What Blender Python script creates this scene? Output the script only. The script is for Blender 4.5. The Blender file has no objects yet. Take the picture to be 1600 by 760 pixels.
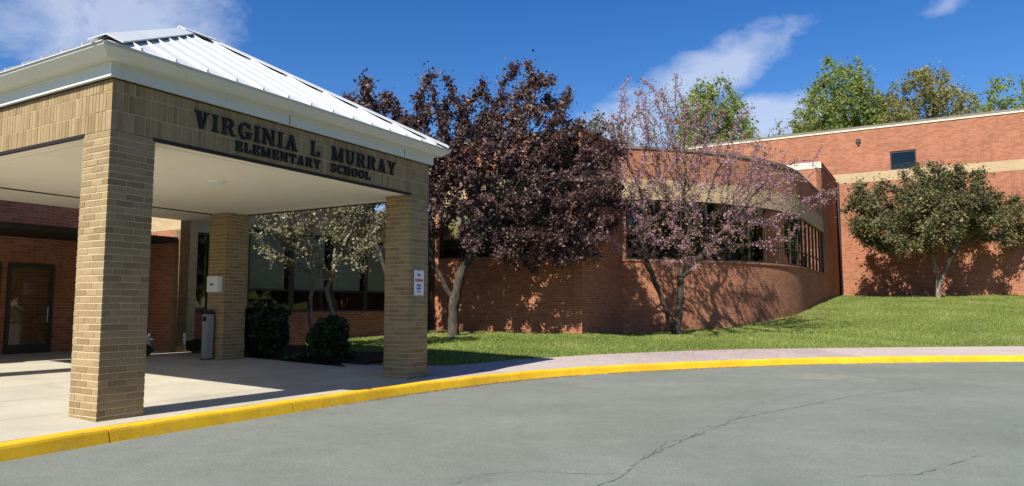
import bpy, math, random
import numpy as np
from mathutils import Vector, Matrix
R = math.radians
random.seed(7); RNG = np.random.default_rng(11)
scene = bpy.context.scene
col = scene.collection

# ------------------------------------------------------------------ camera
CAM_Z = 1.5
PITCH = 0.0878
cd = bpy.data.cameras.new('camera'); cam = bpy.data.objects.new('camera', cd); col.objects.link(cam)
cam.location = (0, 0, CAM_Z); cam.rotation_euler = (math.pi/2 + PITCH, 0, 0)
cd.sensor_width = 36; cd.lens = 36*1129/1600; cd.clip_start = 0.1; cd.clip_end = 6000
scene.camera = cam

# ------------------------------------------------------------------ sky and sun
SUN_HEAD = R(32+180)          # heading towards the sun, clockwise from +Y
SUN_EL = R(46)
world = bpy.data.worlds.new('World'); scene.world = world; world.use_nodes = True
def build_world():
    nt = world.node_tree; nt.nodes.clear()
    n = nt.nodes.new; L = nt.links.new
    out = n('ShaderNodeOutputWorld'); bg = n('ShaderNodeBackground'); L(bg.outputs[0], out.inputs[0])
    bg.inputs[1].default_value = 0.088
    sky = n('ShaderNodeTexSky'); sky.sky_type = 'NISHITA'; sky.sun_disc = False
    sky.sun_elevation = SUN_EL; sky.sun_rotation = SUN_HEAD
    sky.air_density = 1.0; sky.dust_density = 0.25; sky.ozone_density = 2.5; sky.altitude = 200
    hs = n('ShaderNodeHueSaturation'); hs.inputs['Saturation'].default_value = 1.38; hs.inputs['Hue'].default_value = .512; hs.inputs['Value'].default_value = 1.0
    L(sky.outputs[0], hs.inputs['Color'])
    tc = n('ShaderNodeTexCoord')
    # clouds: noise on the view direction, gathered in a few banks
    def math_(op, a, b=None, clamp=False):
        m = n('ShaderNodeMath'); m.operation = op; m.use_clamp = clamp
        for i, v in enumerate((a, b)):
            if v is None: continue
            if isinstance(v, (int, float)): m.inputs[i].default_value = v
            else: L(v, m.inputs[i])
        return m.outputs[0]
    def noise(scale, detail, rough, dist=0, sc=(1,1,1), off=(0,0,0)):
        mp = n('ShaderNodeMapping'); mp.inputs['Scale'].default_value = sc; mp.inputs['Location'].default_value = off
        L(tc.outputs['Generated'], mp.inputs['Vector'])
        t = n('ShaderNodeTexNoise'); t.inputs['Scale'].default_value = scale; t.inputs['Detail'].default_value = detail
        t.inputs['Roughness'].default_value = rough; t.inputs['Distortion'].default_value = dist
        L(mp.outputs[0], t.inputs['Vector']); return t.outputs['Fac']
    wisp = noise(9, 9, .62, .5, (1, 1, 1.9))
    fluff = noise(22, 8, .6, .3, (1, 1, 1.3), (3, 1, 2))
    total = None
    def bank(u, v, ru, rv, amp, tilt=0):
        x = (u-800)/1129; y = (380-v)/1129; c, s = math.cos(PITCH), math.sin(PITCH)
        d = Vector((x, c-y*s, s+y*c)).normalized()
        right = Vector((d.y, -d.x, 0)).normalized(); up = right.cross(d).normalized()
        a = right*math.cos(tilt)+up*math.sin(tilt); b = -right*math.sin(tilt)+up*math.cos(tilt)
        def dot(vec):
            vm = n('ShaderNodeVectorMath'); vm.operation = 'DOT_PRODUCT'; L(tc.outputs['Generated'], vm.inputs[0]); vm.inputs[1].default_value = vec
            return vm.outputs['Value']
        da, db, dd = dot(a), dot(b), dot(d)
        da = math_('DIVIDE', da, ru/1129); db = math_('DIVIDE', db, rv/1129)
        r2 = math_('ADD', math_('MULTIPLY', da, da), math_('MULTIPLY', db, db))
        g = math_('SUBTRACT', 1.0, r2, True)
        g = math_('MULTIPLY', g, math_('GREATER_THAN', dd, 0))
        return math_('MULTIPLY', g, amp)
    banks = [bank(170, 25, 210, 95, 1.0, R(10)), bank(1120, 105, 170, 55, .95, R(20)), bank(1215, 195, 120, 55, 1.5), bank(1000, 190, 130, 70, 1.0, R(15)), bank(1472, 8, 42, 20, .6),
             bank(-500, 150, 420, 170, .9), bank(2400, 120, 500, 150, .9), bank(600, -900, 600, 260, .7), bank(-1500, 200, 300, 200, .8)]
    for b in banks: total = b if total is None else math_('MAXIMUM', total, b)
    mixn = math_('ADD', math_('MULTIPLY', wisp, .6), math_('MULTIPLY', fluff, .4))
    dens = math_('SUBTRACT', math_('ADD', math_('MULTIPLY', total, .42), mixn), .62)
    dens = math_('MULTIPLY', dens, 3.4, True)
    dens = math_('MULTIPLY', dens, math_('MULTIPLY', total, 2.2, True), True)
    dens = math_('MULTIPLY', dens, .56)
    mix = n('ShaderNodeMixRGB'); L(dens, mix.inputs[0]); L(hs.outputs[0], mix.inputs[1]); mix.inputs[2].default_value = (5.9, 6.3, 7.2, 1)
    L(mix.outputs[0], bg.inputs[0])
build_world()
sd = bpy.data.lights.new('sun', 'SUN'); sun = bpy.data.objects.new('sun', sd); col.objects.link(sun)
sd.energy = 5.0; sd.angle = R(.53); sd.color = (1, .95, .86)
sdir = Vector((math.sin(SUN_HEAD)*math.cos(SUN_EL), math.cos(SUN_HEAD)*math.cos(SUN_EL), math.sin(SUN_EL)))
sun.rotation_euler = sdir.to_track_quat('Z', 'Y').to_euler()
vs = scene.view_settings; vs.view_transform = 'Standard'; vs.look = 'None'; vs.exposure = 0.64; vs.gamma = 1; vs.use_curve_mapping = False
scene.cycles.max_bounces = 8; scene.cycles.transparent_max_bounces = 8

# ------------------------------------------------------------------ geometry of the place
HEAD = .5323
Uv = Vector((math.sin(HEAD), math.cos(HEAD), 0)); Vv = Vector((-math.cos(HEAD), math.sin(HEAD), 0))
P0 = Vector((-5.4213, 9.5774, 0))
def loc(u, v, z=0.0): return P0 + Uv*u + Vv*v + Vector((0, 0, z))
def to_local(x, y):
    dx, dy = x-P0.x, y-P0.y
    return dx*Uv.x+dy*Uv.y, dx*Vv.x+dy*Vv.y
ROTZ = math.pi/2-HEAD

# ------------------------------------------------------------------ helpers
def tag(o, label=None, cat=None, group=None, kind=None):
    if label: o['label'] = label
    if cat: o['category'] = cat
    if group: o['group'] = group
    if kind: o['kind'] = kind
    return o
def empty(name, p=(0,0,0), rz=0):
    o = bpy.data.objects.new(name, None); col.objects.link(o); o.location = p; o.rotation_euler = (0,0,rz); o.empty_display_size = .3
    return o
def link(name, me, parent=None, p=None, rz=None):
    o = bpy.data.objects.new(name, me); col.objects.link(o)
    if parent is not None: o.parent = parent
    if p is not None: o.location = p
    if rz is not None: o.rotation_euler = (0,0,rz)
    return o
class MB:
    def __init__(s): s.v = []; s.f = []; s.t = []; s.uv = []; s.tone = 0.0
    def face(s, pts, uv=None):
        i = len(s.v); s.v += [tuple(p) for p in pts]; s.f.append(tuple(range(i, i+len(pts)))); s.t.append(s.tone)
        s.uv.append(uv if uv else [(0, 0)]*len(pts))
    def box(s, x0, x1, y0, y1, z0, z1):
        i = len(s.v)
        s.v += [(x0,y0,z0),(x1,y0,z0),(x1,y1,z0),(x0,y1,z0),(x0,y0,z1),(x1,y0,z1),(x1,y1,z1),(x0,y1,z1)]
        for q in ((0,3,2,1),(4,5,6,7),(0,1,5,4),(1,2,6,5),(2,3,7,6),(3,0,4,7)):
            s.f.append(tuple(i+k for k in q)); s.t.append(s.tone); s.uv.append([(0,0)]*4)
    def hexa(s, p):                      # 8 points: bottom ring, top ring
        i = len(s.v); s.v += [tuple(q) for q in p]
        for q in ((0,3,2,1),(4,5,6,7),(0,1,5,4),(1,2,6,5),(2,3,7,6),(3,0,4,7)):
            s.f.append(tuple(i+k for k in q)); s.t.append(s.tone); s.uv.append([(0,0)]*4)
    def bar(s, a, b, w, h, up=Vector((0,0,1))):
        a, b = Vector(a), Vector(b); d = (b-a).normalized(); side = d.cross(up).normalized()*w/2; u2 = side.cross(d).normalized()*h/2
        s.hexa([a-side-u2, a+side-u2, b+side-u2, b-side-u2, a-side+u2, a+side+u2, b+side+u2, b-side+u2])
    def tube(s, pts, rad, n=6, cap=True):
        pts = [Vector(p) for p in pts]; base = len(s.v)
        for k, p in enumerate(pts):
            d = (pts[min(k+1, len(pts)-1)]-pts[max(k-1, 0)]).normalized()
            a = d.cross(Vector((0,0,1)) if abs(d.z) < .9 else Vector((1,0,0))).normalized(); b = d.cross(a)
            for j in range(n):
                t = 2*math.pi*j/n; s.v.append(tuple(p+(a*math.cos(t)+b*math.sin(t))*rad[k]))
        def add(q): s.f.append(q); s.t.append(s.tone); s.uv.append([(0,0)]*len(q))
        for k in range(len(pts)-1):
            for j in range(n):
                add((base+k*n+j, base+k*n+(j+1)%n, base+(k+1)*n+(j+1)%n, base+(k+1)*n+j))
        if cap: add(tuple(base+j for j in range(n))[::-1]); add(tuple(base+(len(pts)-1)*n+j for j in range(n)))
    def mesh(s, name, mat, smooth=False):
        me = bpy.data.meshes.new(name); me.from_pydata(s.v, [], s.f)
        if any(s.t):
            at = me.attributes.new('tone', 'FLOAT', 'FACE'); at.data.foreach_set('value', s.t)
        if any(u != (0,0) for q in s.uv for u in q):
            ul = me.uv_layers.new(name='UVMap'); ul.data.foreach_set('uv', [c for q in s.uv for p in q for c in p])
        me.materials.append(mat)
        if smooth: me.polygons.foreach_set('use_smooth', [True]*len(me.polygons))
        me.update(); return me
    def build(s, name, mat, parent=None, p=None, rz=None, smooth=False):
        return link(name, s.mesh(name, mat, smooth), parent, p, rz)
def fast_mesh(name, verts, faces_n, mat, tone=None):
    """verts (N*k,3) float array, every k consecutive vertices one face"""
    k = faces_n; nv = len(verts); nf = nv//k
    me = bpy.data.meshes.new(name)
    me.vertices.add(nv); me.vertices.foreach_set('co', np.ascontiguousarray(verts, dtype=np.float32).ravel())
    me.loops.add(nv); me.loops.foreach_set('vertex_index', np.arange(nv, dtype=np.int32))
    me.polygons.add(nf); me.polygons.foreach_set('loop_start', np.arange(0, nv, k, dtype=np.int32)); me.polygons.foreach_set('loop_total', np.full(nf, k, dtype=np.int32))
    if tone is not None:
        at = me.attributes.new('tone', 'FLOAT', 'FACE'); at.data.foreach_set('value', np.ascontiguousarray(tone, dtype=np.float32))
    me.materials.append(mat); me.update(calc_edges=True); return me

# ------------------------------------------------------------------ materials
class MT:
    def __init__(s, name):
        s.m = bpy.data.materials.new(name); s.m.use_nodes = True; s.nt = s.m.node_tree
        s.b = s.nt.nodes['Principled BSDF']; s.out = s.nt.nodes['Material Output']
    def n(s, t, **kw):
        x = s.nt.nodes.new(t)
        for k, v in kw.items(): setattr(x, k, v)
        return x
    def l(s, a, b): s.nt.links.new(a, b)
    def noise(s, scale, detail=5, rough=.6, vec=None, dist=0):
        t = s.n('ShaderNodeTexNoise'); t.inputs['Scale'].default_value = scale; t.inputs['Detail'].default_value = detail
        t.inputs['Roughness'].default_value = rough; t.inputs['Distortion'].default_value = dist
        if vec is None:
            if not hasattr(s, 'pos'): s.pos = s.n('ShaderNodeNewGeometry').outputs['Position']
            vec = s.pos
        s.l(vec, t.inputs['Vector']); return t.outputs['Fac']
    def ramp(s, fac, stops, interp='LINEAR'):
        r = s.n('ShaderNodeValToRGB'); r.color_ramp.interpolation = interp; e = r.color_ramp.elements
        while len(e) < len(stops): e.new(.5)
        for k, (p, c) in enumerate(stops): e[k].position = p; e[k].color = (*c, 1) if len(c) == 3 else c
        s.l(fac, r.inputs[0]); return r.outputs[0]
    def mix(s, fac, a, b, mode='MIX'):
        m = s.n('ShaderNodeMixRGB', blend_type=mode)
        for i, v in zip((0, 1, 2), (fac, a, b)):
            if isinstance(v, (int, float)): m.inputs[i].default_value = v
            elif isinstance(v, tuple): m.inputs[i].default_value = (*v, 1)
            else: s.l(v, m.inputs[i])
        return m.outputs[0]
    def math(s, op, a, b=0.0, clamp=False):
        m = s.n('ShaderNodeMath', operation=op, use_clamp=clamp)
        for i, v in enumerate((a, b)):
            if isinstance(v, (int, float)): m.inputs[i].default_value = v
            else: s.l(v, m.inputs[i])
        return m.outputs[0]
    def bump(s, h, strength=.3, dist=.01):
        b = s.n('ShaderNodeBump'); b.inputs['Strength'].default_value = strength; b.inputs['Distance'].default_value = dist
        s.l(h, b.inputs['Height']); s.l(b.outputs[0], s.b.inputs['Normal'])
    def color(s, c):
        if isinstance(c, tuple): s.b.inputs['Base Color'].default_value = (*c, 1)
        else: s.l(c, s.b.inputs['Base Color'])
        return s
    def set(s, rough=.8, spec=.3, metal=0.0):
        s.b.inputs['Roughness'].default_value = rough; s.b.inputs['Specular IOR Level'].default_value = spec; s.b.inputs['Metallic'].default_value = metal
        return s
    def tone(s):
        a = s.n('ShaderNodeAttribute'); a.attribute_name = 'tone'; return a.outputs['Fac']
def simple(name, c, rough=.7, spec=.3, metal=0, var=.12, scale=6):
    m = MT(name); m.set(rough, spec, metal)
    nz = m.noise(scale, 6, .65); d = tuple(x*(1-var) for x in c); e = tuple(min(1, x*(1+var)) for x in c)
    m.color(m.ramp(nz, [(.3, d), (.7, e)])); return m.m
def leafmat(name, stops, trans=.35, rough=.6):
    m = MT(name); m.set(rough, .25)
    c = m.ramp(m.tone(), stops); m.color(c)
    tr = m.n('ShaderNodeBsdfTranslucent'); m.l(c, tr.inputs['Color'])
    mx = m.n('ShaderNodeMixShader'); mx.inputs[0].default_value = trans
    m.l(m.b.outputs[0], mx.inputs[1]); m.l(tr.outputs[0], mx.inputs[2]); m.l(mx.outputs[0], m.out.inputs[0]); return m.m
M = {}
def mats():
    # tan brick (pieces): tone attribute and object random give the brick-to-brick range
    m = MT('tan_brick'); m.set(.9, .2)
    oi = m.n('ShaderNodeObjectInfo')
    t = m.math('FRACT', m.math('ADD', m.tone(), oi.outputs['Random']))
    c = m.ramp(t, [(0, (.25, .175, .088)), (.35, (.315, .232, .122)), (.7, (.36, .27, .145)), (1, (.28, .20, .102))])
    nz = m.noise(28, 6, .7); c = m.mix(.55, c, m.ramp(nz, [(.3, (.62, .60, .58)), (.72, (1.15, 1.13, 1.1))]), 'MULTIPLY')
    st = m.noise(1.3, 4, .6); c = m.mix(m.ramp(st, [(.55, (0,0,0)), (.75, (.35,.35,.35))]), c, (.21, .135, .07))
    m.color(c); m.bump(m.noise(90, 4, .7), .35, .004); M['tan'] = m.m
    M['mortar'] = simple('mortar', (.48, .39, .25), .95, .1, 0, .12, 30)
    # red brick laid on UV metres
    m = MT('red_brick'); m.set(.92, .15)
    uv = m.n('ShaderNodeUVMap').outputs[0]
    bt = m.n('ShaderNodeTexBrick'); m.l(uv, bt.inputs['Vector']); bt.offset = .5
    for k, v in (('Scale', 1.0), ('Mortar Size', .007), ('Mortar Smooth', .15), ('Bias', 0), ('Brick Width', .267), ('Row Height', .0833)): bt.inputs[k].default_value = v
    bt.inputs['Color1'].default_value = (.315, .108, .055, 1); bt.inputs['Color2'].default_value = (.45, .178, .096, 1); bt.inputs['Mortar'].default_value = (.40, .29, .205, 1)
    nz = m.noise(.55, 6, .62); nf = m.noise(14, 5, .7)
    c = m.mix(.5, bt.outputs['Color'], m.ramp(nz, [(.3, (.72, .68, .66)), (.7, (1.12, 1.1, 1.08))]), 'MULTIPLY')
    c = m.mix(.45, c, m.ramp(nf, [(.3, (.7, .7, .7)), (.7, (1.15, 1.15, 1.15))]), 'MULTIPLY')
    mp = m.n('ShaderNodeMapping'); mp.inputs['Scale'].default_value = (1, .14, 1); m.l(uv, mp.inputs['Vector'])
    c = m.mix(m.ramp(m.noise(1.9, 7, .7, mp.outputs[0]), [(.52, (0,0,0)), (.74, (.5,.5,.5))]), c, (.20, .085, .05))
    c = m.mix(m.ramp(m.noise(.9, 7, .7, dist=.5), [(.60, (0,0,0)), (.76, (.3,.3,.3))]), c, (.50, .36, .27))
    m.color(c); m.bump(m.math('SUBTRACT', m.math('MULTIPLY', nf, .3), bt.outputs['Fac']), .5, .008); M['red'] = m.m
    # tan block band on UV metres
    m = MT('tan_band'); m.set(.9, .15)
    uv = m.n('ShaderNodeUVMap').outputs[0]
    bt = m.n('ShaderNodeTexBrick'); m.l(uv, bt.inputs['Vector']); bt.offset = .5
    for k, v in (('Scale', 1.0), ('Mortar Size', .006), ('Mortar Smooth', .1), ('Brick Width', .267), ('Row Height', .0833)): bt.inputs[k].default_value = v
    bt.inputs['Color1'].default_value = (.43, .315, .165, 1); bt.inputs['Color2'].default_value = (.51, .385, .215, 1); bt.inputs['Mortar'].default_value = (.44, .36, .25, 1)
    c = m.mix(.5, bt.outputs['Color'], m.ramp(m.noise(.9, 6, .6), [(.3, (.75, .72, .7)), (.7, (1.1, 1.1, 1.1))]), 'MULTIPLY')
    m.color(c); m.bump(bt.outputs['Fac'], -.4, .006); M['tanband'] = m.m
    # asphalt
    m = MT('asphalt'); m.set(.93, .22)
    big = m.noise(.35, 7, .62); mid = m.noise(3.2, 6, .7); fine = m.noise(130, 3, .8); speck = m.noise(46, 2, .6)
    c = m.ramp(big, [(.3, (.168, .183, .154)), (.55, (.196, .211, .180)), (.75, (.222, .233, .202))])
    c = m.mix(.6, c, m.ramp(mid, [(.3, (.84, .84, .84)), (.7, (1.1, 1.1, 1.1))]), 'MULTIPLY')
    c = m.mix(.75, c, m.ramp(fine, [(.32, (.60, .60, .60)), (.68, (1.32, 1.32, 1.32))]), 'MULTIPLY')
    c = m.mix(m.ramp(speck, [(.66, (0,0,0)), (.74, (.45,.45,.45))]), c, (.36, .36, .33))
    c = m.mix(m.ramp(m.noise(1.1, 8, .75, dist=.6), [(.62, (0,0,0)), (.75, (.4,.4,.4))]), c, (.12, .125, .11))
    c = m.mix(.9, c, m.ramp(m.noise(38, 4, .8), [(.3, (.66, .66, .65)), (.7, (1.28, 1.28, 1.29))]), 'MULTIPLY')
    st = m.n('ShaderNodeMapping'); st.inputs['Scale'].default_value = (.35, 1.1, 1); st.inputs['Rotation'].default_value = (0, 0, R(28)); m.l(m.pos, st.inputs['Vector'])
    c = m.mix(.4, c, m.ramp(m.noise(.8, 8, .7, st.outputs[0], .4), [(.32, (.82, .82, .81)), (.66, (1.12, 1.12, 1.12))]), 'MULTIPLY')
    vo = m.n('ShaderNodeTexVoronoi'); vo.inputs['Scale'].default_value = 1.7; m.l(m.pos, vo.inputs['Vector'])
    sp = m.math('ADD', vo.outputs['Distance'], m.math('MULTIPLY', m.noise(11, 5, .7), .16))
    c = m.mix(m.ramp(sp, [(.10, (.5,.5,.5)), (.17, (0,0,0))]), c, (.085, .088, .078))
    m.color(c); m.bump(m.math('ADD', fine, m.math('MULTIPLY', speck, .6)), .6, .007); M['asphalt'] = m.m
    # concrete
    def conc(name, a, b, stain=(.2, .17, .13)):
        m = MT(name); m.set(.9, .2)
        oi = m.n('ShaderNodeObjectInfo')
        c = m.ramp(m.noise(.9, 8, .68), [(.3, a), (.7, b)])
        c = m.mix(.6, c, m.ramp(m.noise(60, 4, .75), [(.3, (.78,.78,.78)), (.7, (1.14,1.14,1.14))]), 'MULTIPLY')
        c = m.mix(1, c, m.ramp(oi.outputs['Random'], [(0, (.9,.9,.9)), (1, (1.06,1.05,1.03))]), 'MULTIPLY')
        c = m.mix(m.ramp(m.noise(2.1, 7, .7, dist=.8), [(.58, (0,0,0)), (.74, (.42,.42,.42))]), c, stain)
        m.color(c); m.bump(m.noise(110, 4, .7), .3, .003); return m.m
    M['conc'] = conc('concrete', (.40, .365, .285), (.50, .46, .37))
    M['walk'] = conc('sidewalk_concrete', (.385, .325, .29), (.465, .395, .36), (.30, .22, .2))
    M['joint'] = simple('joint_dirt', (.13, .11, .085), .95, .1)
    # yellow kerb paint
    m = MT('kerb_yellow'); m.set(.62, .35)
    c = m.ramp(m.noise(1.6, 7, .7), [(.3, (.62, .35, .008)), (.6, (.80, .48, .014)), (.8, (.71, .42, .018))])
    wear = m.ramp(m.noise(5.5, 9, .78, dist=.7), [(.56, (0,0,0)), (.66, (.8,.8,.8))])
    c = m.mix(wear, c, (.46, .33, .11))
    c = m.mix(m.ramp(m.noise(17, 6, .8), [(.585, (0,0,0)), (.66, (.75,.75,.75))]), c, (.19, .155, .10))
    m.color(c); m.bump(m.noise(40, 5, .7), .35, .006); M['yellow'] = m.m
    # soil under the lawn
    m = MT('lawn_soil'); m.set(.95, .1)
    c = m.ramp(m.noise(.8, 7, .65), [(.3, (.13, .135, .035)), (.55, (.17, .175, .05)), (.75, (.22, .19, .085))])
    c = m.mix(.6, c, m.ramp(m.noise(25, 4, .75), [(.3, (.55,.55,.55)), (.7, (1.25,1.25,1.25))]), 'MULTIPLY'); m.color(c); m.bump(m.noise(35, 4, .7), .6, .03); M['lawn'] = m.m
    M['grass'] = leafmat('grass_blades', [(0, (.105, .175, .028)), (.45, (.20, .29, .055)), (.8, (.30, .36, .09)), (1, (.48, .42, .20))], .3)
    m = MT('mulch'); m.set(.95, .1); m.color(m.ramp(m.noise(30, 5, .8), [(.3, (.03, .02, .012)), (.7, (.12, .075, .045))])); m.bump(m.noise(40, 4, .8), 1, .03); M['mulch'] = m.m
    M['land'] = simple('far_ground', (.10, .12, .04), .95, .1, 0, .3, .2)
    # metal, trim
    m = MT('white_roof'); m.set(.38, .45); m.color(m.ramp(m.noise(1.2, 6, .6), [(.3, (.56, .575, .56)), (.7, (.63, .645, .63))])); M['roof'] = m.m
    m = MT('pale_trim'); m.set(.5, .35); mp = m.n('ShaderNodeMapping'); mp.inputs['Scale'].default_value = (1, 1, .12); m.pos = m.n('ShaderNodeNewGeometry').outputs['Position']; m.l(m.pos, mp.inputs['Vector'])
    c = m.ramp(m.noise(1.5, 6, .65), [(.3, (.57, .60, .535)), (.7, (.64, .665, .60))]); c = m.mix(m.ramp(m.noise(9, 6, .7, mp.outputs[0]), [(.55, (0,0,0)), (.75, (.35,.35,.35))]), c, (.40, .39, .32)); m.color(c); M['trim'] = m.m
    M['soffit'] = simple('soffit_cream', (.86, .81, .69), .8, .2, 0, .03, 1.5)
    M['vent'] = simple('dark_vent', (.05, .045, .04), .8, .2)
    M['lintel'] = simple('dark_lintel', (.022, .018, .016), .6, .3)
    M['black'] = simple('black_letter', (.012, .011, .010), .5, .35, 0, .2)
    M['frame'] = simple('dark_bronze', (.035, .03, .026), .45, .45, 0, .15)
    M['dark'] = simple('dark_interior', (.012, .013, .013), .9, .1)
    M['greyframe'] = simple('grey_metal', (.30, .31, .30), .45, .4, .3, .1)
    M['steel'] = simple('galvanised_steel', (.42, .44, .45), .45, .5, .6, .1, 12)
    M['white'] = simple('white_enamel', (.78, .78, .75), .5, .4, 0, .04)
    M['blind'] = simple('tan_blind', (.42, .31, .15), .85, .15, 0, .06)
    M['blind_grey'] = simple('grey_blind', (.50, .53, .45), .85, .15, 0, .06)
    M['cream'] = simple('cream_coping', (.66, .60, .46), .8, .2, 0, .08, 3)
    M['copdark'] = simple('weathered_coping', (.20, .17, .135), .8, .2, 0, .2, 3)
    M['red_ink'] = simple('red_ink', (.55, .04, .03), .6, .3); M['blue_ink'] = simple('blue_ink', (.05, .09, .35), .6, .3)
    M['paint_worn'] = None
    m = MT('glass'); m.set(.03, .5)
    nt = m.nt; gl = m.n('ShaderNodeBsdfGlossy'); gl.inputs['Roughness'].default_value = .015; gl.inputs['Color'].default_value = (.92, .95, .95, 1)
    tr = m.n('ShaderNodeBsdfTransparent'); tr.inputs['Color'].default_value = (.80, .83, .80, 1)
    fr = m.n('ShaderNodeFresnel'); fr.inputs['IOR'].default_value = 1.6
    mx = m.n('ShaderNodeMixShader'); ge = m.n('ShaderNodeNewGeometry'); m.l(m.math('MULTIPLY', fr.outputs[0], m.math('SUBTRACT', 1.0, ge.outputs['Backfacing'])), mx.inputs[0]); m.l(tr.outputs[0], mx.inputs[1]); m.l(gl.outputs[0], mx.inputs[2]); m.l(mx.outputs[0], m.out.inputs[0]); M['glass'] = m.m
    # worn road paint: paint only where the noise leaves it
    m = MT('worn_paint'); m.set(.9, .2); m.color((.50, .45, .33))
    tr = m.n('ShaderNodeBsdfTransparent'); mx = m.n('ShaderNodeMixShader')
    m.l(m.ramp(m.noise(7, 8, .8, dist=.5), [(.50, (0,0,0)), (.62, (.75,.75,.75))]), mx.inputs[0]); m.l(tr.outputs[0], mx.inputs[1]); m.l(m.b.outputs[0], mx.inputs[2]); m.l(mx.outputs[0], m.out.inputs[0]); M['worn'] = m.m
    m = MT('crack_fill'); m.set(.95, .1); m.color((.085, .088, .076)); M['crack'] = m.m
    m = MT('leaf_debris'); m.set(.95, .1); m.color(m.ramp(m.noise(25, 4, .7), [(.3, (.10, .055, .02)), (.7, (.24, .14, .06))])); M['debris'] = m.m
    # plants
    def bark(name, a, b, sc=14):
        m = MT(name); m.set(.92, .15)
        mp = m.n('ShaderNodeMapping'); mp.inputs['Scale'].default_value = (1, 1, .25); m.pos = m.n('ShaderNodeNewGeometry').outputs['Position']; m.l(m.pos, mp.inputs['Vector'])
        nz = m.noise(sc, 6, .7, mp.outputs[0]); m.color(m.ramp(nz, [(.32, a), (.68, b)])); m.bump(nz, .9, .03); return m.m
    M['bark'] = bark('bark_grey', (.028, .022, .018), (.125, .102, .08)); M['bark_pale'] = bark('bark_pale', (.11, .09, .07), (.32, .28, .22))
    M['plum'] = leafmat('plum_leaf', [(0, (.038, .021, .020)), (.45, (.095, .055, .050)), (.8, (.18, .110, .096)), (1, (.31, .21, .18))], .28, .5)
    M['redbud'] = leafmat('redbud_blossom', [(0, (.27, .11, .19)), (.5, (.45, .23, .33)), (.8, (.57, .37, .42)), (1, (.42, .34, .23))], .3)
    M['redleaf'] = leafmat('young_leaf', [(0, (.14, .11, .035)), (.6, (.27, .22, .07)), (1, (.40, .25, .16))], .35)
    M['spring'] = leafmat('spring_leaf', [(0, (.13, .18, .04)), (.5, (.27, .33, .085)), (1, (.42, .46, .15))], .5)
    M['spring2'] = leafmat('oak_spring_leaf', [(0, (.16, .16, .05)), (.5, (.31, .29, .095)), (1, (.45, .39, .16))], .5)
    M['deep'] = leafmat('evergreen_leaf', [(0, (.018, .04, .015)), (.6, (.045, .085, .03)), (1, (.08, .13, .05))], .15)
    M['olive'] = leafmat('olive_leaf', [(0, (.05, .053, .022)), (.5, (.13, .124, .05)), (1, (.25, .215, .095))], .25)
    M['dogwood'] = leafmat('dogwood_bract', [(0, (.10, .12, .035)), (.35, (.19, .19, .085)), (.7, (.29, .25, .18)), (1, (.42, .36, .30))], .3)
    M['shrub'] = leafmat('shrub_leaf', [(0, (.014, .026, .010)), (.7, (.045, .075, .025)), (1, (.10, .14, .05))], .15)
    M['shrub_new'] = leafmat('shrub_new_leaf', [(0, (.18, .2, .06)), (1, (.40, .38, .16))], .3)
    M['petal'] = leafmat('fallen_petal', [(0, (.42, .20, .28)), (1, (.62, .40, .45))], .1)
    M['pinwheel'] = simple('white_plastic', (.75, .76, .8), .4, .4)
mats()

# ------------------------------------------------------------------ ground, road, kerb, pavements
def spline(pts, step):
    P = np.array(pts, float); out = []
    for i in range(len(P)-1):
        p0, p1, p2, p3 = P[max(i-1,0)], P[i], P[i+1], P[min(i+2, len(P)-1)]
        n = 24
        for t in np.linspace(0, 1, n, endpoint=False):
            out.append(.5*((2*p1)+(-p0+p2)*t+(2*p0-5*p1+4*p2-p3)*t*t+(-p0+3*p1-3*p2+p3)*t**3))
    out.append(P[-1]); out = np.array(out)
    s = np.r_[0, np.cumsum(np.linalg.norm(np.diff(out, axis=0), axis=1))]
    t = np.arange(0, s[-1], step); return np.c_[np.interp(t, s, out[:,0]), np.interp(t, s, out[:,1])]
KERB = spline([(-13.5,-6.5),(-9.3,1.2),(-7.3,5.1),(-5.30,8.95),(-4.88,9.72),(-3.95,11.31),(-2.42,13.83),(-1.34,15.29),(0,16.85),(1.59,18.17),(3.36,19.25),(5.34,20.25),(7.38,21.08),(9.58,21.75),(13.27,22.41),(18,22.75),(26,22.9),(45,22.9)], .1)
def left_normals(C):
    d = np.gradient(C, axis=0); d /= np.linalg.norm(d, axis=1)[:,None]; return np.c_[-d[:,1], d[:,0]]
KN = left_normals(KERB)
INNER = spline([(-7.6,26.0),(-4.15,17.75),(-3.2,18.15),(-.85,18.6),(2.07,21.1),(3.92,22.3),(6.24,23.5),(8.6,24.3),(15.2,25.5),(22,26.0),(45,26.2)], .1)
def signed(C, Nn, x, y):
    """signed distance to the curve, positive on its left (building) side"""
    out = np.empty(len(x))
    for a in range(0, len(x), 4000):
        q = np.c_[x[a:a+4000], y[a:a+4000]]
        d2 = ((q[:,None,:]-C[None,::2,:])**2).sum(2); k = d2.argmin(1)
        out[a:a+4000] = ((q-C[::2][k])*Nn[::2][k]).sum(1)
    return out
IN_N = left_normals(INNER)
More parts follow.
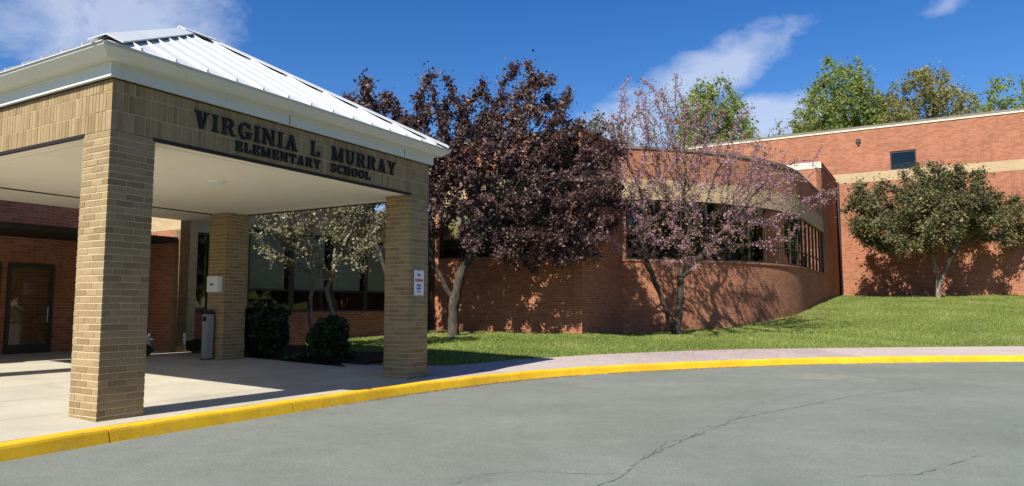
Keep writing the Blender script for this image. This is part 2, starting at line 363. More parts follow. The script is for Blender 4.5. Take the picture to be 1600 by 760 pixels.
# lawn heights: a smooth sheet through known spots
CTRL = np.array([(-3.6,18.2,.06),(-.85,18.6,.09),(2.07,21.1,.1),(3.92,22.3,.1),(6.24,23.5,.1),(8.6,24.3,.1),(15.2,25.5,.1),(22,26,.1),(34,26.1,.1),(45,26.2,.1),
  (2.53,26.2,.50),(-2.84,29.4,.52),(-3.4,29.7,.52),(4.41,29.4,.46),(7.5,30.2,.56),(9.9,31.4,.74),(12,33.1,1.0),(14.4,35.7,1.28),(16.5,39,1.6),(18.6,42.7,1.9),(22.2,48.8,2.22),(27,46,2.2),(33,42.5,2.2),(43,37,2.2),
  (-5.0,26.8,.4),(-6.6,24,.33),(-8,21.8,.27),(-4.6,19.2,.06),(-5.6,20.8,.15),(12,60,2.2),(-10,45,.5),(30,60,2.3)])
def _tps(r): return np.where(r > 0, r*r*np.log(np.maximum(r, 1e-9)), 0)
def _fit():
    n = len(CTRL); A = np.zeros((n+3, n+3)); D = np.linalg.norm(CTRL[:,None,:2]-CTRL[None,:,:2], axis=2)
    A[:n,:n] = _tps(D)+np.eye(n)*.6; A[:n,n] = 1; A[:n,n+1:] = CTRL[:,:2]; A[n,:n] = 1; A[n+1:,:n] = CTRL[:,:2].T
    return np.linalg.solve(A, np.r_[CTRL[:,2], 0, 0, 0])
_W = _fit()
def lawn_z(x, y):
    x = np.atleast_1d(np.asarray(x, float)); y = np.atleast_1d(np.asarray(y, float))
    D = np.hypot(x[:,None]-CTRL[None,:,0], y[:,None]-CTRL[None,:,1])
    return _tps(D)@_W[:-3]+_W[-3]+_W[-2]*x+_W[-1]*y
def gz(x, y): return float(lawn_z(x, y)[0])
ROAD_Z = -.18
def ground():
    mb = MB(); mb.face([(-3000,-3000,-.6),(3000,-3000,-.6),(3000,3000,-.6),(-3000,3000,-.6)])
    tag(mb.build('ground', M['land']), kind='structure')
    rd = MB(); nx = 40
    xs = np.linspace(-30, 60, nx); ys = np.linspace(-25, 26, 30)
    for i in range(nx-1):
        for j in range(29): rd.face([(xs[i],ys[j],ROAD_Z),(xs[i+1],ys[j],ROAD_Z),(xs[i+1],ys[j+1],ROAD_Z),(xs[i],ys[j+1],ROAD_Z)])
    road = tag(rd.build('road', M['asphalt']), kind='structure')
    # lawn sheet
    xs = np.r_[np.arange(-9, 20, .2), np.arange(20, 62, .6)]; ys = np.r_[np.arange(14, 32, .2), np.arange(32, 66, .5)]
    X, Y = np.meshgrid(xs, ys, indexing='ij'); x, y = X.ravel(), Y.ravel()
    z = lawn_z(x, y); si = signed(INNER, IN_N, x, y); sk = signed(KERB, KN, x, y)
    dx, dy = x-P0.x, y-P0.y; u = dx*Uv.x+dy*Uv.y; v = dx*Vv.x+dy*Vv.y
    z += .02*np.sin(x*1.7+y*.6)*np.sin(y*1.3-x*.4)
    inside = (si > 0) & (u > 7.35)
    z = np.where(inside, z, -.05); z = np.where(sk < .45, -.5, z)
    z = np.where((u < 7.35) & (sk >= .45), -.12, z)
    nxn, nyn = len(xs), len(ys); idx = np.arange(nxn*nyn).reshape(nxn, nyn)
    f = np.stack([idx[:-1,:-1], idx[1:,:-1], idx[1:,1:], idx[:-1,1:]], -1).reshape(-1, 4)
    me = bpy.data.meshes.new('lawn'); me.from_pydata(np.c_[x, y, z].tolist(), [], f.tolist()); me.materials.append(M['lawn'])
    me.polygons.foreach_set('use_smooth', [True]*len(me.polygons)); me.update()
    tag(link('lawn', me), kind='structure')
    # kerb, cast in lengths
    kb = MB(); prof = [(.30,-.5),(.30,-.02),(.0,-.02),(-.02,-.5)]
    base = MB()
    k0, k1 = 60, len(KERB)-2
    n = len(KERB)
    for a in range(0, n-6, 5):
        b = min(a+5, n-1)
        if b <= a: continue
        p = [KERB[a], KERB[b]]; q = [KERB[a]-KN[a]*.10, KERB[b]-KN[b]*.10]
        base.hexa([(*q[0],-.5),(*q[1],-.5),(*p[1],-.5),(*p[0],-.5),(*q[0],-.03),(*q[1],-.03),(*p[1],-.03),(*p[0],-.03)])
    kerb = tag(base.build('kerb', M['joint']), kind='structure')
    # cross-section offsets towards the road: (outwards, z)
    sec = [(-.004,-.3),(-.004,0),(.105,.0),(.135,-.006),(.158,-.022),(.172,-.05),(.215,-.19),(.215,-.3)]
    seg = 30; off = int(np.linalg.norm(KERB-np.array([-5.14, 9.25]), axis=1).argmin()) % 30
    a = off
    while a < n-2:
        b = min(a+seg, n-1); m = MB(); rows = []
        for k in range(a, b+1, 2 if (b-a) % 2 == 0 else 1):
            rows.append([tuple(KERB[k]-KN[k]*o)+(z+.004*math.sin(k*.37),) for o, z in sec])
        # small gap at the joint
        for e, t in ((0, 1), (-1, -2)):
            A, B = np.array(rows[e]), np.array(rows[t]); L = np.linalg.norm(B[0]-A[0]); rows[e] = [tuple(p) for p in A+(B-A)*(.011/L)]
        for r0, r1 in zip(rows[:-1], rows[1:]):
            for j in range(len(sec)-1): m.face([r0[j], r1[j], r1[j+1], r0[j+1]][::-1])
        m.face(rows[0]); m.face(rows[-1][::-1])
        m.build('kerb_stone', M['yellow'], kerb); a = b
    # entrance slab under the canopy and the pavement along the kerb, in cast panels
    ku, kv = zip(*[to_local(*p) for p in KERB]); ku = np.array(ku); kv = np.array(kv); o = np.argsort(ku); ku, kv = ku[o], kv[o]
    fr = lambda u_: float(np.interp(u_, ku, kv))+.008
    zs = lambda v_: .031*max(v_, 0)
    es = MB()
    us = [-12,-10,-8,-6,-4,-2,0,2,4,6,7.35]
    for a, b in zip(us[:-1], us[1:]):
        v0, v1 = fr(a), fr(b)
        es.hexa([loc(a,v0,-.3),loc(b,v1,-.3),loc(b,11,-.3),loc(a,11,-.3),loc(a,v0,-.035),loc(b,v1,-.035),loc(b,11,zs(11)-.03),loc(a,11,zs(11)-.03)])
    ent = tag(es.build('entrance_paving', M['joint']), kind='structure')
    gu = [-9.5,-7.6,-5.7,-3.8,-1.9,0,1.58,3.16,4.70,6.0,7.35]; gv = [None,1.0,2.6,4.2,5.8,7.1,8.4,10.4]; g = .005
    for a, b in zip(gu[:-1], gu[1:]):
        for i in range(len(gv)-1):
            c0, c1 = (fr(a), fr(b)) if i == 0 else (gv[i], gv[i]); d = gv[i+1]
            if i > 0: c0 += g; c1 += g
            mid = (a+b)/2
            m = MB(); P = [(a+g,c0),(b-g,c1),(b-g,d-g),(a+g,d-g)]
            if i == 0: # follow the slope break at v = 0
                Q = [(a+g,c0),(b-g,c1),(b-g,0.),(a+g,0.)]
                m.hexa([loc(*q, -.1) for q in Q]+[loc(*q, 0) for q in Q]); P = [(a+g,0.),(b-g,0.),(b-g,d-g),(a+g,d-g)]
            m.hexa([loc(*q, -.1) for q in P]+[loc(*q, zs(q[1])) for q in P])
            m.build('slab', M['conc'], ent)
    # pavement: pair kerb and inner edge by arc fraction
    ks = [k for k in range(len(KERB)) if to_local(*KERB[k])[0] > 7.35 and KERB[k][0] < 36]
    k0, k1 = ks[0], ks[-1]
    i0 = int(np.argmin([abs(to_local(*p)[0]-7.9)+abs(to_local(*p)[1]-2.45) for p in INNER])); 
    s_in = lambda t: INNER[i0]+0 if t <= 0 else None
    # inner point for each kerb point: along the kerb normal until the inner edge
    def inner_of(k):
        p = KERB[k]; nn = KN[k]; w = (INNER-p); t = w@nn; lat = np.abs(w[:,0]*nn[1]-w[:,1]*nn[0]); lat = np.where(t > 0, lat, 99); j = int(lat.argmin()); return INNER[j]
    stations = list(range(k0, k1, 15)); sw = MB(); cells = []
    for t, k in enumerate(stations):
        P = KERB[k]; Q = inner_of(k)
        if t == 0: Q = np.array(loc(7.35, 2.5))[:2]; P = np.array(loc(7.35, fr(7.35)))[:2]
        cells.append((P, Q))
    for (P, Q), (P2, Q2) in zip(cells[:-1], cells[1:]):
        if np.linalg.norm(Q2-Q) < 1e-6: Q2 = Q+(P2-P)*.01
        sw.hexa([(*P,-.35),(*P2,-.35),(*Q2,-.35),(*Q,-.35),(*P,-.03),(*P2,-.03),(*Q2,.06),(*Q,.06)])
    walk = tag(sw.build('sidewalk', M['joint']), kind='structure')
    for (P, Q), (P2, Q2) in zip(cells[:-1], cells[1:]):
        e = .006; l1 = max(np.linalg.norm(P2-P), .02); l2 = max(np.linalg.norm(Q2-Q), .02)
        A = P+(P2-P)*e/l1; B = P2-(P2-P)*e/l1; C_ = Q2-(Q2-Q)*e/l2; D = Q+(Q2-Q)*e/l2
        m = MB(); m.hexa([(*A,-.1),(*B,-.1),(*C_,-.05),(*D,-.05),(*A,0),(*B,0),(*C_,.1),(*D,.1)]); m.build('slab', M['walk'], walk)
    # planting bed
    bd = MB(); us = np.linspace(7.36, 10.6, 12); vs_ = np.linspace(2.75, 8.3, 18)
    Z = {}
    for i, a in enumerate(us):
        for j, b in enumerate(vs_):
            wob = .25*math.sin(b*2.1) if i == len(us)-1 else 0
            p = loc(a+wob, b); Z[i,j] = (p.x, p.y, max(gz(p.x, p.y), .02)+.05+.02*math.sin(a*5)*math.sin(b*4))
    for i in range(len(us)-1):
        for j in range(len(vs_)-1): bd.face([Z[i,j],Z[i+1,j],Z[i+1,j+1],Z[i,j+1]])
    tag(bd.build('planting_bed', M['mulch'], smooth=True), kind='structure')
    # cracks and worn marking on the road (flat marks a few millimetres proud of the sheet)
    def gp(u_, v_):
        x_ = (u_-800)/1129; y_ = (380-v_)/1129; c, s = math.cos(PITCH), math.sin(PITCH); d = (x_, c-y_*s, s+y_*c); t = (ROAD_Z-CAM_Z)/d[2]; return np.array([d[0]*t, d[1]*t])
    def crack(px, w0):
        P = [gp(*p) for p in px]; m = MB(); pts = []
        for a, b in zip(P[:-1], P[1:]):
            n_ = max(2, int(np.linalg.norm(b-a)/.09))
            for t in np.linspace(0, 1, n_, endpoint=False): pts.append(a+(b-a)*t+RNG.normal(0, .018, 2))
        pts.append(P[-1]); pts = np.array(pts); nn = left_normals(pts); w = .62*w0*np.abs(RNG.normal(.75, .5, len(pts))); w[0] = w[-1] = .0005
        for k in range(len(pts)-1):
            m.face([(*(pts[k]-nn[k]*w[k]), ROAD_Z+.004),(*(pts[k+1]-nn[k+1]*w[k+1]), ROAD_Z+.004),(*(pts[k+1]+nn[k+1]*w[k+1]), ROAD_Z+.004),(*(pts[k]+nn[k]*w[k]), ROAD_Z+.004)])
        m.build('crack', M['crack'], road)
    crack([(920,764),(975,743),(1000,720),(1035,703),(1075,686),(1110,672),(1150,655),(1200,645),(1260,634),(1330,620),(1400,612),(1470,604)], .009)
    crack([(700,757),(760,741),(830,737),(900,740),(972,742)], .006)
    crack([(1000,722),(1040,692),(1090,680),(1130,678)], .006); crack([(1075,687),(1100,668),(1160,660)], .005)
    crack([(1330,745),(1440,742),(1475,728),(1530,712)], .007); crack([(860,600),(940,610),(1080,617),(1200,619)], .006)
    crack([(380,720),(470,700),(560,694)], .0035); crack([(1150,655),(1180,632),(1290,610)], .004)
    for pts in ([(1205,586),(1290,583),(1400,597),(1385,602),(1300,595),(1240,592)],):
        m = MB(); m.face([(*gp(*p), ROAD_Z+.007) for p in pts]); m.build('worn_marking', M['worn'], road)
    # leaf litter in the gutter
    m = []; to = []
    for k in range(2600):
        j = int(RNG.choice([RNG.integers(210, 560), RNG.integers(300, 380), RNG.integers(225, 290)])); p = KERB[j]-KN[j]*(.22+abs(RNG.normal(0, .07)))
        a = RNG.uniform(0, 6.28); s = RNG.uniform(.008, .028); c, q = math.cos(a)*s, math.sin(a)*s
        m += [(p[0]+c,p[1]+q,ROAD_Z+.006+RNG.uniform(0,.012)),(p[0]-q*.5,p[1]+c*.5,ROAD_Z+.006),(p[0]-c,p[1]-q,ROAD_Z+.006+RNG.uniform(0,.012)),(p[0]+q*.5,p[1]-c*.5,ROAD_Z+.006)]; to.append(RNG.random())
    tag(link('leaf_litter', fast_mesh('leaf_litter', np.array(m), 4, M['debris'], np.array(to))), 'brown leaf litter gathered in the gutter along the yellow kerb', 'leaf litter', kind='stuff')
ground()

def grass():
    N = 520000
    # sample on the lawn, denser towards the camera
    x = RNG.uniform(-7, 34, N*2); y = RNG.uniform(17.5, 50, N*2)
    keep = RNG.random(len(x)) < np.clip((26/np.maximum(y, 1))**2.2, 0, 1); x, y = x[keep], y[keep]
    keep = np.abs(x) < y*.78; x, y = x[keep], y[keep]
    dx, dy = x-P0.x, y-P0.y; u = dx*Uv.x+dy*Uv.y; v = dx*Vv.x+dy*Vv.y
    ok = (u > 7.4) & ~((u < 10.5) & (v > 2.6)); x, y, u, v = x[ok], y[ok], u[ok], v[ok]
    # outside the building
    uA = 18.55; ok = (v < 8.4) & ~((u > uA-.2) & (v > 1.9) & (u < uA+3)) ; 
    x, y = x[ok], y[ok]
    si = signed(INNER, IN_N, x, y); ok = si > -.05+.06*np.sin(x*9+y*5)*np.sin(x*23); x, y = x[ok], y[ok]
    PAc = np.array([loc(18.36, 8.4)[:2], (2.53, 26.2)]); C2_ = np.array([2.53+Uv.x*3.7, 26.2+Uv.y*3.7]); foot = [PAc[0]+(PAc[1]-PAc[0])*t for t in np.linspace(0, 1, 40)]+[PAc[1]+(C2_-PAc[1])*t for t in np.linspace(0, 1, 20)]+[np.array([C2_[0]+10*t, C2_[1]+6.3*t-1.4*math.sin(math.pi*t)]) for t in np.linspace(0, 1, 60)]
    foot = np.array(foot, float); fd = np.concatenate([np.sqrt(((np.c_[x[a:a+5000], y[a:a+5000]][:,None]-foot[None])**2).sum(2)).min(1) for a in range(0, len(x), 5000)])
    bare = np.exp(-(fd/.85)**2)*(.55+.45*np.sin(x*2.3+np.sin(y*3)*1.5))+.9*np.exp(-((x-6.35)**2+(y-28.2)**2)/.5)+.9*np.exp(-((x+2.15)**2+(y-26.3)**2)/.6)
    ok = RNG.random(len(x)) > bare*.75; x, y, bare = x[ok], y[ok], bare[ok]
    n = len(x); z = lawn_z(x, y)+.02*np.sin(x*1.7+y*.6)*np.sin(y*1.3-x*.4)
    patch = .5+.5*np.sin(x*.9+1.3*np.sin(y*.7))*np.sin(y*1.1+np.sin(x*.5)*2)
    h = RNG.uniform(.03, .075, n)*(.75+.5*patch); w = RNG.uniform(.006, .012, n)*1.15; a = RNG.uniform(0, 6.283, n)
    lean = RNG.normal(0, .03, (n, 2))
    V = np.empty((n, 3, 3)); ca, sa = np.cos(a)*w, np.sin(a)*w
    V[:,0] = np.c_[x-ca, y-sa, z-.005]; V[:,1] = np.c_[x+ca, y+sa, z-.005]; V[:,2] = np.c_[x+lean[:,0], y+lean[:,1], z+h]
    tone = np.clip(RNG.normal(.42, .22, n)+.5*(patch-.5), 0, 1); tone = np.where(RNG.random(n) < .07, RNG.uniform(.85, 1, n), tone)
    dry = np.exp(-((x+2.2)**2/6+(y-27.4)**2/3))+.6*np.exp(-((x-7)**2/5+(y-28.3)**2/2)); tone = np.clip(tone+(dry*.55+bare*.8)*RNG.random(n), 0, 1)
    tag(link('grass', fast_mesh('grass', V.reshape(-1, 3), 3, M['grass'], tone)), 'mown green grass on the bank in front of the brick walls', 'grass', kind='stuff')
    # fallen blossom on the pavement below the flowering tree
    m = 26000; xx = RNG.normal(6.9, 3.2, m); yy = RNG.uniform(18.5, 26, m)
    si = signed(INNER, IN_N, xx, yy); sk = signed(KERB, KN, xx, yy); ok = (sk > .02) & (si < 0) & (RNG.random(m) < np.clip(1.15+si*.3, .15, 1)); xx, yy, si, sk = xx[ok], yy[ok], si[ok], sk[ok]
    zz = .1*sk/(sk-si)+.006; n = len(xx); s = RNG.uniform(.010, .026, n); a = RNG.uniform(0, 6.283, n); V = np.empty((n, 4, 3))
    for k in range(4): V[:,k] = np.c_[xx+np.cos(a+k*1.571)*s*(1 if k % 2 else .6), yy+np.sin(a+k*1.571)*s*(1 if k % 2 else .6), zz+RNG.uniform(0, .006, n)]
    tag(link('fallen_petals', fast_mesh('fallen_petals', V.reshape(-1, 3), 4, M['petal'], RNG.random(n))), 'pink petals fallen on the pavement below the flowering tree', 'petals', kind='stuff')
grass()

# ------------------------------------------------------------------ entrance canopy
CW, CD, CB, ZB, ZT = 7.10, 6.50, .667, 3.88, 4.60
BL, BH = .2667, .0832
def canopy():
    root = empty('entrance_canopy', P0, ROTZ)
    tag(root, 'square tan brick entrance canopy with a white metal hip roof', 'canopy')
    brick_meshes = {}
    def brick_mesh(dx, dy, dz):
        key = (round(dx,4), round(dy,4), round(dz,4))
        if key not in brick_meshes:
            m = MB(); e = .004
            def ring(i, z): return [(i,i,z),(dx-i,i,z),(dx-i,dy-i,z),(i,dy-i,z)]
            r = [ring(e,0), ring(0,e), ring(0,dz-e), ring(e,dz)]
            m.face(r[0][::-1]); m.face(r[3])
            for a, b in zip(r[:-1], r[1:]):
                for k in range(4): m.face([a[k], a[(k+1)%4], b[(k+1)%4], b[k]])
            brick_meshes[key] = m.mesh('brick', M['tan'])
        return brick_meshes[key]
    J = .007                                                           # half joint
    def lay(parent, stuff, single, x0, x1, y0, y1, z0, z1):
        j = RNG.normal(0, .0012, 2)
        if single: link('brick', brick_mesh(x1-x0-2*J, y1-y0-2*J, z1-z0-2*J), parent, (x0+J+j[0], y0+J+j[1], z0+J))
        else:
            stuff.tone = RNG.uniform(.01, .99); stuff.box(x0+J+j[0], x1-J+j[0], y0+J+j[1], y1-J+j[1], z0+J, z1-J)
    D = .1334; pr = .0125
    n_courses = 42
    cols = {'near': (0, 0), 'far': (CW-CB, 0), 'rear_r': (CW-CB, CD-CB), 'rear_l': (0, CD-CB)}
    for key, (cx, cy) in cols.items():
        zbase = .031*max(cy, 0)-.04
        core = MB(); core.box(cx+pr, cx+CB-pr, cy+pr, cy+CB-pr, zbase-.15, ZB)
        part = core.build('column', M['mortar'], root); stuff = MB()
        k = 0; z = zbase
        h = (ZB-zbase)/n_courses
        for k in range(n_courses):
            z0 = zbase+k*h; z1 = z0+h
            sg = (key == 'near' and k >= 0)
            if k % 2 == 0:  # pinwheel one way
                for i in range(2): lay(part, stuff, sg, cx+i*BL, cx+(i+1)*BL, cy, cy+D, z0, z1)                     # front
                for i in range(2): lay(part, stuff, sg, cx, cx+D, cy+D+i*BL, cy+D+(i+1)*BL, z0, z1)                 # left
                for i in range(2): lay(part, stuff, False, cx+CB-D, cx+CB, cy+i*BL, cy+(i+1)*BL, z0, z1)           # right
                for i in range(2): lay(part, stuff, False, cx+D+i*BL, cx+D+(i+1)*BL, cy+CB-D, cy+CB, z0, z1)       # back
            else:
                for i in range(2): lay(part, stuff, sg, cx+D+i*BL, cx+D+(i+1)*BL, cy, cy+D, z0, z1)
                for i in range(2): lay(part, stuff, sg, cx, cx+D, cy+i*BL, cy+(i+1)*BL, z0, z1)
                for i in range(2): lay(part, stuff, False, cx+CB-D, cx+CB, cy+D+i*BL, cy+D+(i+1)*BL, z0, z1)
                for i in range(2): lay(part, stuff, False, cx+i*BL, cx+(i+1)*BL, cy+CB-D, cy+CB, z0, z1)
        if stuff.v: tag(stuff.build('brickwork', M['tan'], part), kind='stuff')
    # beams: soldier courses standing on a dark steel lintel
    rows = [(ZB, ZB+.278), (ZB+.278, ZB+.545), (ZB+.545, ZT)]
    def beam(name, ax, a0, a1, c, sgn, single_rows=()):
        core = MB()
        if ax == 'u': core.box(a0+pr, a1-pr, min(c, c+sgn*CB)+pr, max(c, c+sgn*CB)-pr, ZB+.012, ZT)
        else: core.box(min(c, c+sgn*CB)+pr, max(c, c+sgn*CB)-pr, a0, a1, ZB+.012, ZT)
        part = core.build('beam', M['mortar'], root); st = MB()
        n = round((a1-a0)/.0833); w = (a1-a0)/n
        for r, (z0, z1) in enumerate(rows):
            for i in range(n):
                b0, b1 = a0+i*w, a0+(i+1)*w; sg = r in single_rows
                q0, q1 = (c, c+D) if sgn > 0 else (c-D, c)
                if ax == 'u': lay(part, st, sg, b0, b1, q0, q1, z0, z1)
                else: lay(part, st, sg, q0, q1, b0, b1, z0, z1)
        if st.v: tag(st.build('brickwork', M['tan'], part), kind='stuff')
    beam('front', 'u', 0, CW, 0, 1, (0,))
    beam('rear', 'u', 0, CW, CD, -1)
    beam('left', 'v', D, CD-D, 0, 1); beam('right', 'v', D, CD-D, CW, -1)
    lt = MB()
    for (x0, x1, y0, y1) in ((CB-.04, CW-CB+.04, -.003, .05), (CB-.04, CW-CB+.04, CD-.05, CD+.003), (-.003, .05, CB-.04, CD-CB+.04), (CW-.05, CW+.003, CB-.04, CD-CB+.04)):
        m = MB(); m.box(x0, x1, y0, y1, ZB-.032, ZB+.016); m.build('lintel', M['lintel'], root)
    # soffit: cream board with a shallow drop border
    s = MB(); s.box(.052, CW-.052, .052, CD-.052, ZB-.012, ZB+.008); so = s.build('soffit', M['soffit'], root)
    b = MB()
    for x0, x1, y0, y1 in ((.3, CW-.3, .30, .33), (.3, CW-.3, CD-.33, CD-.30), (.3, .33, .33, CD-.33), (CW-.33, CW-.3, .33, CD-.33)): b.box(x0, x1, y0, y1, ZB-.024, ZB-.0125)
    b.build('soffit_bead', M['soffit'], so)
    for (x, y) in ((3.35, 2.2), (3.35, 4.6)):
        dl = MB(); n = 20
        for k in range(n):
            a0, a1 = 2*math.pi*k/n, 2*math.pi*(k+1)/n; c = lambda r, a, z: (x+r*math.cos(a), y+r*math.sin(a), z)
            dl.face([c(.19,a0,ZB-.013), c(.19,a1,ZB-.013), c(.17,a1,ZB-.04), c(.17,a0,ZB-.04)][::-1]); dl.face([c(.17,a0,ZB-.04), c(.17,a1,ZB-.04), c(.12,a1,ZB-.055), c(.12,a0,ZB-.055)][::-1]); dl.face([c(.12,a0,ZB-.055), c(.12,a1,ZB-.055), (x,y,ZB-.06)][::-1])
        dl.build('ceiling_light', M['white'], so, smooth=True)
    # fascia: a frieze board, a cove and an eaves gutter, swept round the four sides with mitred corners
    def sweep(name, prof, mat):
        m = MB(); cs = [(-1,-1),(1,-1),(1,1),(-1,1)]
        def ring(o, z): return [(-o,-o,z),(CW+o,-o,z),(CW+o,CD+o,z),(-o,CD+o,z)]
        rr = [ring(o, z) for o, z in prof]
        for a, b in zip(rr[:-1], rr[1:]):
            for k in range(4): m.face([a[k], a[(k+1)%4], b[(k+1)%4], b[k]])
        return m.build(name, mat, root)
    sweep('dark_reveal', [(-.02,ZT-.012),(.012,ZT-.012),(.012,ZT+.01)], M['lintel'])
    fz = sweep('frieze_board', [(-.02,ZT+.004),(.06,ZT+.004),(.06,ZT+.175),(.075,ZT+.18),(.075,ZT+.2)], M['trim'])
    gt = sweep('eaves_gutter', [(.07,ZT+.2),(.20,ZT+.2),(.215,ZT+.21),(.30,ZT+.285),(.33,ZT+.31),(.33,ZT+.352),(.315,ZT+.356),(.315,ZT+.342),(.2,ZT+.338)], M['trim'])
    for u_ in (3.05, 6.15):                                              # joint in the fascia
        m = MB(); m.box(u_, u_+.012, -.064, -.055, ZT+.01, ZT+.172); m.build('fascia_joint', M['vent'], fz)
    # hip roof of standing seam pans
    o = .325; ze = ZT+.365; za = 6.98
    x0, x1, y0, y1 = -o, CW+o, -o, CD+o; hy = (y1-y0)/2; yc = (y0+y1)/2
    rl = x0+hy; rr = x1-hy                                            # ridge ends
    slope = (za-ze)/hy
    deck = MB()
    e = .03
    zz = lambda d: ze+slope*d
    A, B, C_, D_ = (x0,y0,ze-e), (x1,y0,ze-e), (x1,y1,ze-e), (x0,y1,ze-e); E, F_ = (rl,yc,za-e), (rr,yc,za-e)
    deck.face([A,B,F_,E]); deck.face([B,C_,F_]); deck.face([C_,D_,E,F_]); deck.face([D_,A,E]); deck.face([A,D_,C_,B])
    rf = deck.build('roof', M['vent'], root)
    def pan_side(P, along, inward, length, nominal=.52):
        n = round(length/nominal); w = length/n; gap = .20
        for i in range(n):
            a0, a1 = i*w, (i+1)*w
            def top(a): return min(a, length-a, hy)
            t0, t1 = top(a0)-gap, top(a1)-gap
            if max(t0, t1) < .12: continue
            q = []
            pts = [(a0, -.03), (a1, -.03)]
            def P3(a, d, dz=0): return P+along*a+inward*d+Vector((0,0,zz(d)-0+dz))
            m = MB()
            t0c, t1c = max(t0, 0), max(t1, 0)
            up = .006
            poly = [P3(a0,-.03,up), P3(a1,-.03,up), P3(a1,t1c,up)]
            mid = length/2
            if t0c > .02: poly.append(P3(a0,t0c,up))
            low = [p-Vector((0,0,.012)) for p in poly]
            m.face(poly); m.face(low[::-1])
            for k in range(len(poly)): m.face([low[k], low[(k+1)%len(poly)], poly[(k+1)%len(poly)], poly[k]])
            # standing seam on the a1 edge
            if i < n-1 and t1c > .1:
                a_, b_ = P3(a1,.0,.022), P3(a1,t1c+.10,.022); m.bar(a_, b_, .028, .05)
            m.build('roof_pan', M['roof'], rf)
    X, Y = Vector((1,0,0)), Vector((0,1,0))
    pan_side(Vector((x0,y0,0)), X, Y, x1-x0); pan_side(Vector((x1,y1,0)), -X, -Y, x1-x0)
    pan_side(Vector((x1,y0,0)), Y, -X, y1-y0, .52); pan_side(Vector((x0,y1,0)), -Y, X, y1-y0, .52)
    def hip(a, b):
        a, b = Vector(a), Vector(b); d = (b-a).normalized(); side = Vector((-d.y, d.x, 0)).normalized(); m = MB(); w = .21
        drop = .088
        def sec(p): return [p-side*w+Vector((0,0,.075-drop)), p+Vector((0,0,.085)), p+side*w+Vector((0,0,.075-drop)), p+side*w+Vector((0,0,.055-drop)), p+Vector((0,0,.065)), p-side*w+Vector((0,0,.055-drop))]
        s0, s1 = sec(a+(b-a)*.012), sec(b)
        for k in range(6): m.face([s0[k], s0[(k+1)%6], s1[(k+1)%6], s1[k]][::-1])
        m.face(s0); m.face(s1[::-1]); m.build('hip_cap', M['roof'], rf)
    for c, r in ((( x0,y0,ze),(rl,yc,za)),((x1,y0,ze),(rr,yc,za)),((x1,y1,ze),(rr,yc,za)),((x0,y1,ze),(rl,yc,za))): hip(c, r)
    m = MB()
    for s in (-1, 1): m.hexa([(rl-.1,yc,za+.075),(rr+.1,yc,za+.075),(rr+.1,yc+s*.2,za-.035),(rl-.1,yc+s*.2,za-.035),(rl-.1,yc,za+.095),(rr+.1,yc,za+.095),(rr+.1,yc+s*.2,za-.015),(rl-.1,yc+s*.2,za-.015)])
    m.build('ridge_cap', M['roof'], rf)
    return root
canopy()

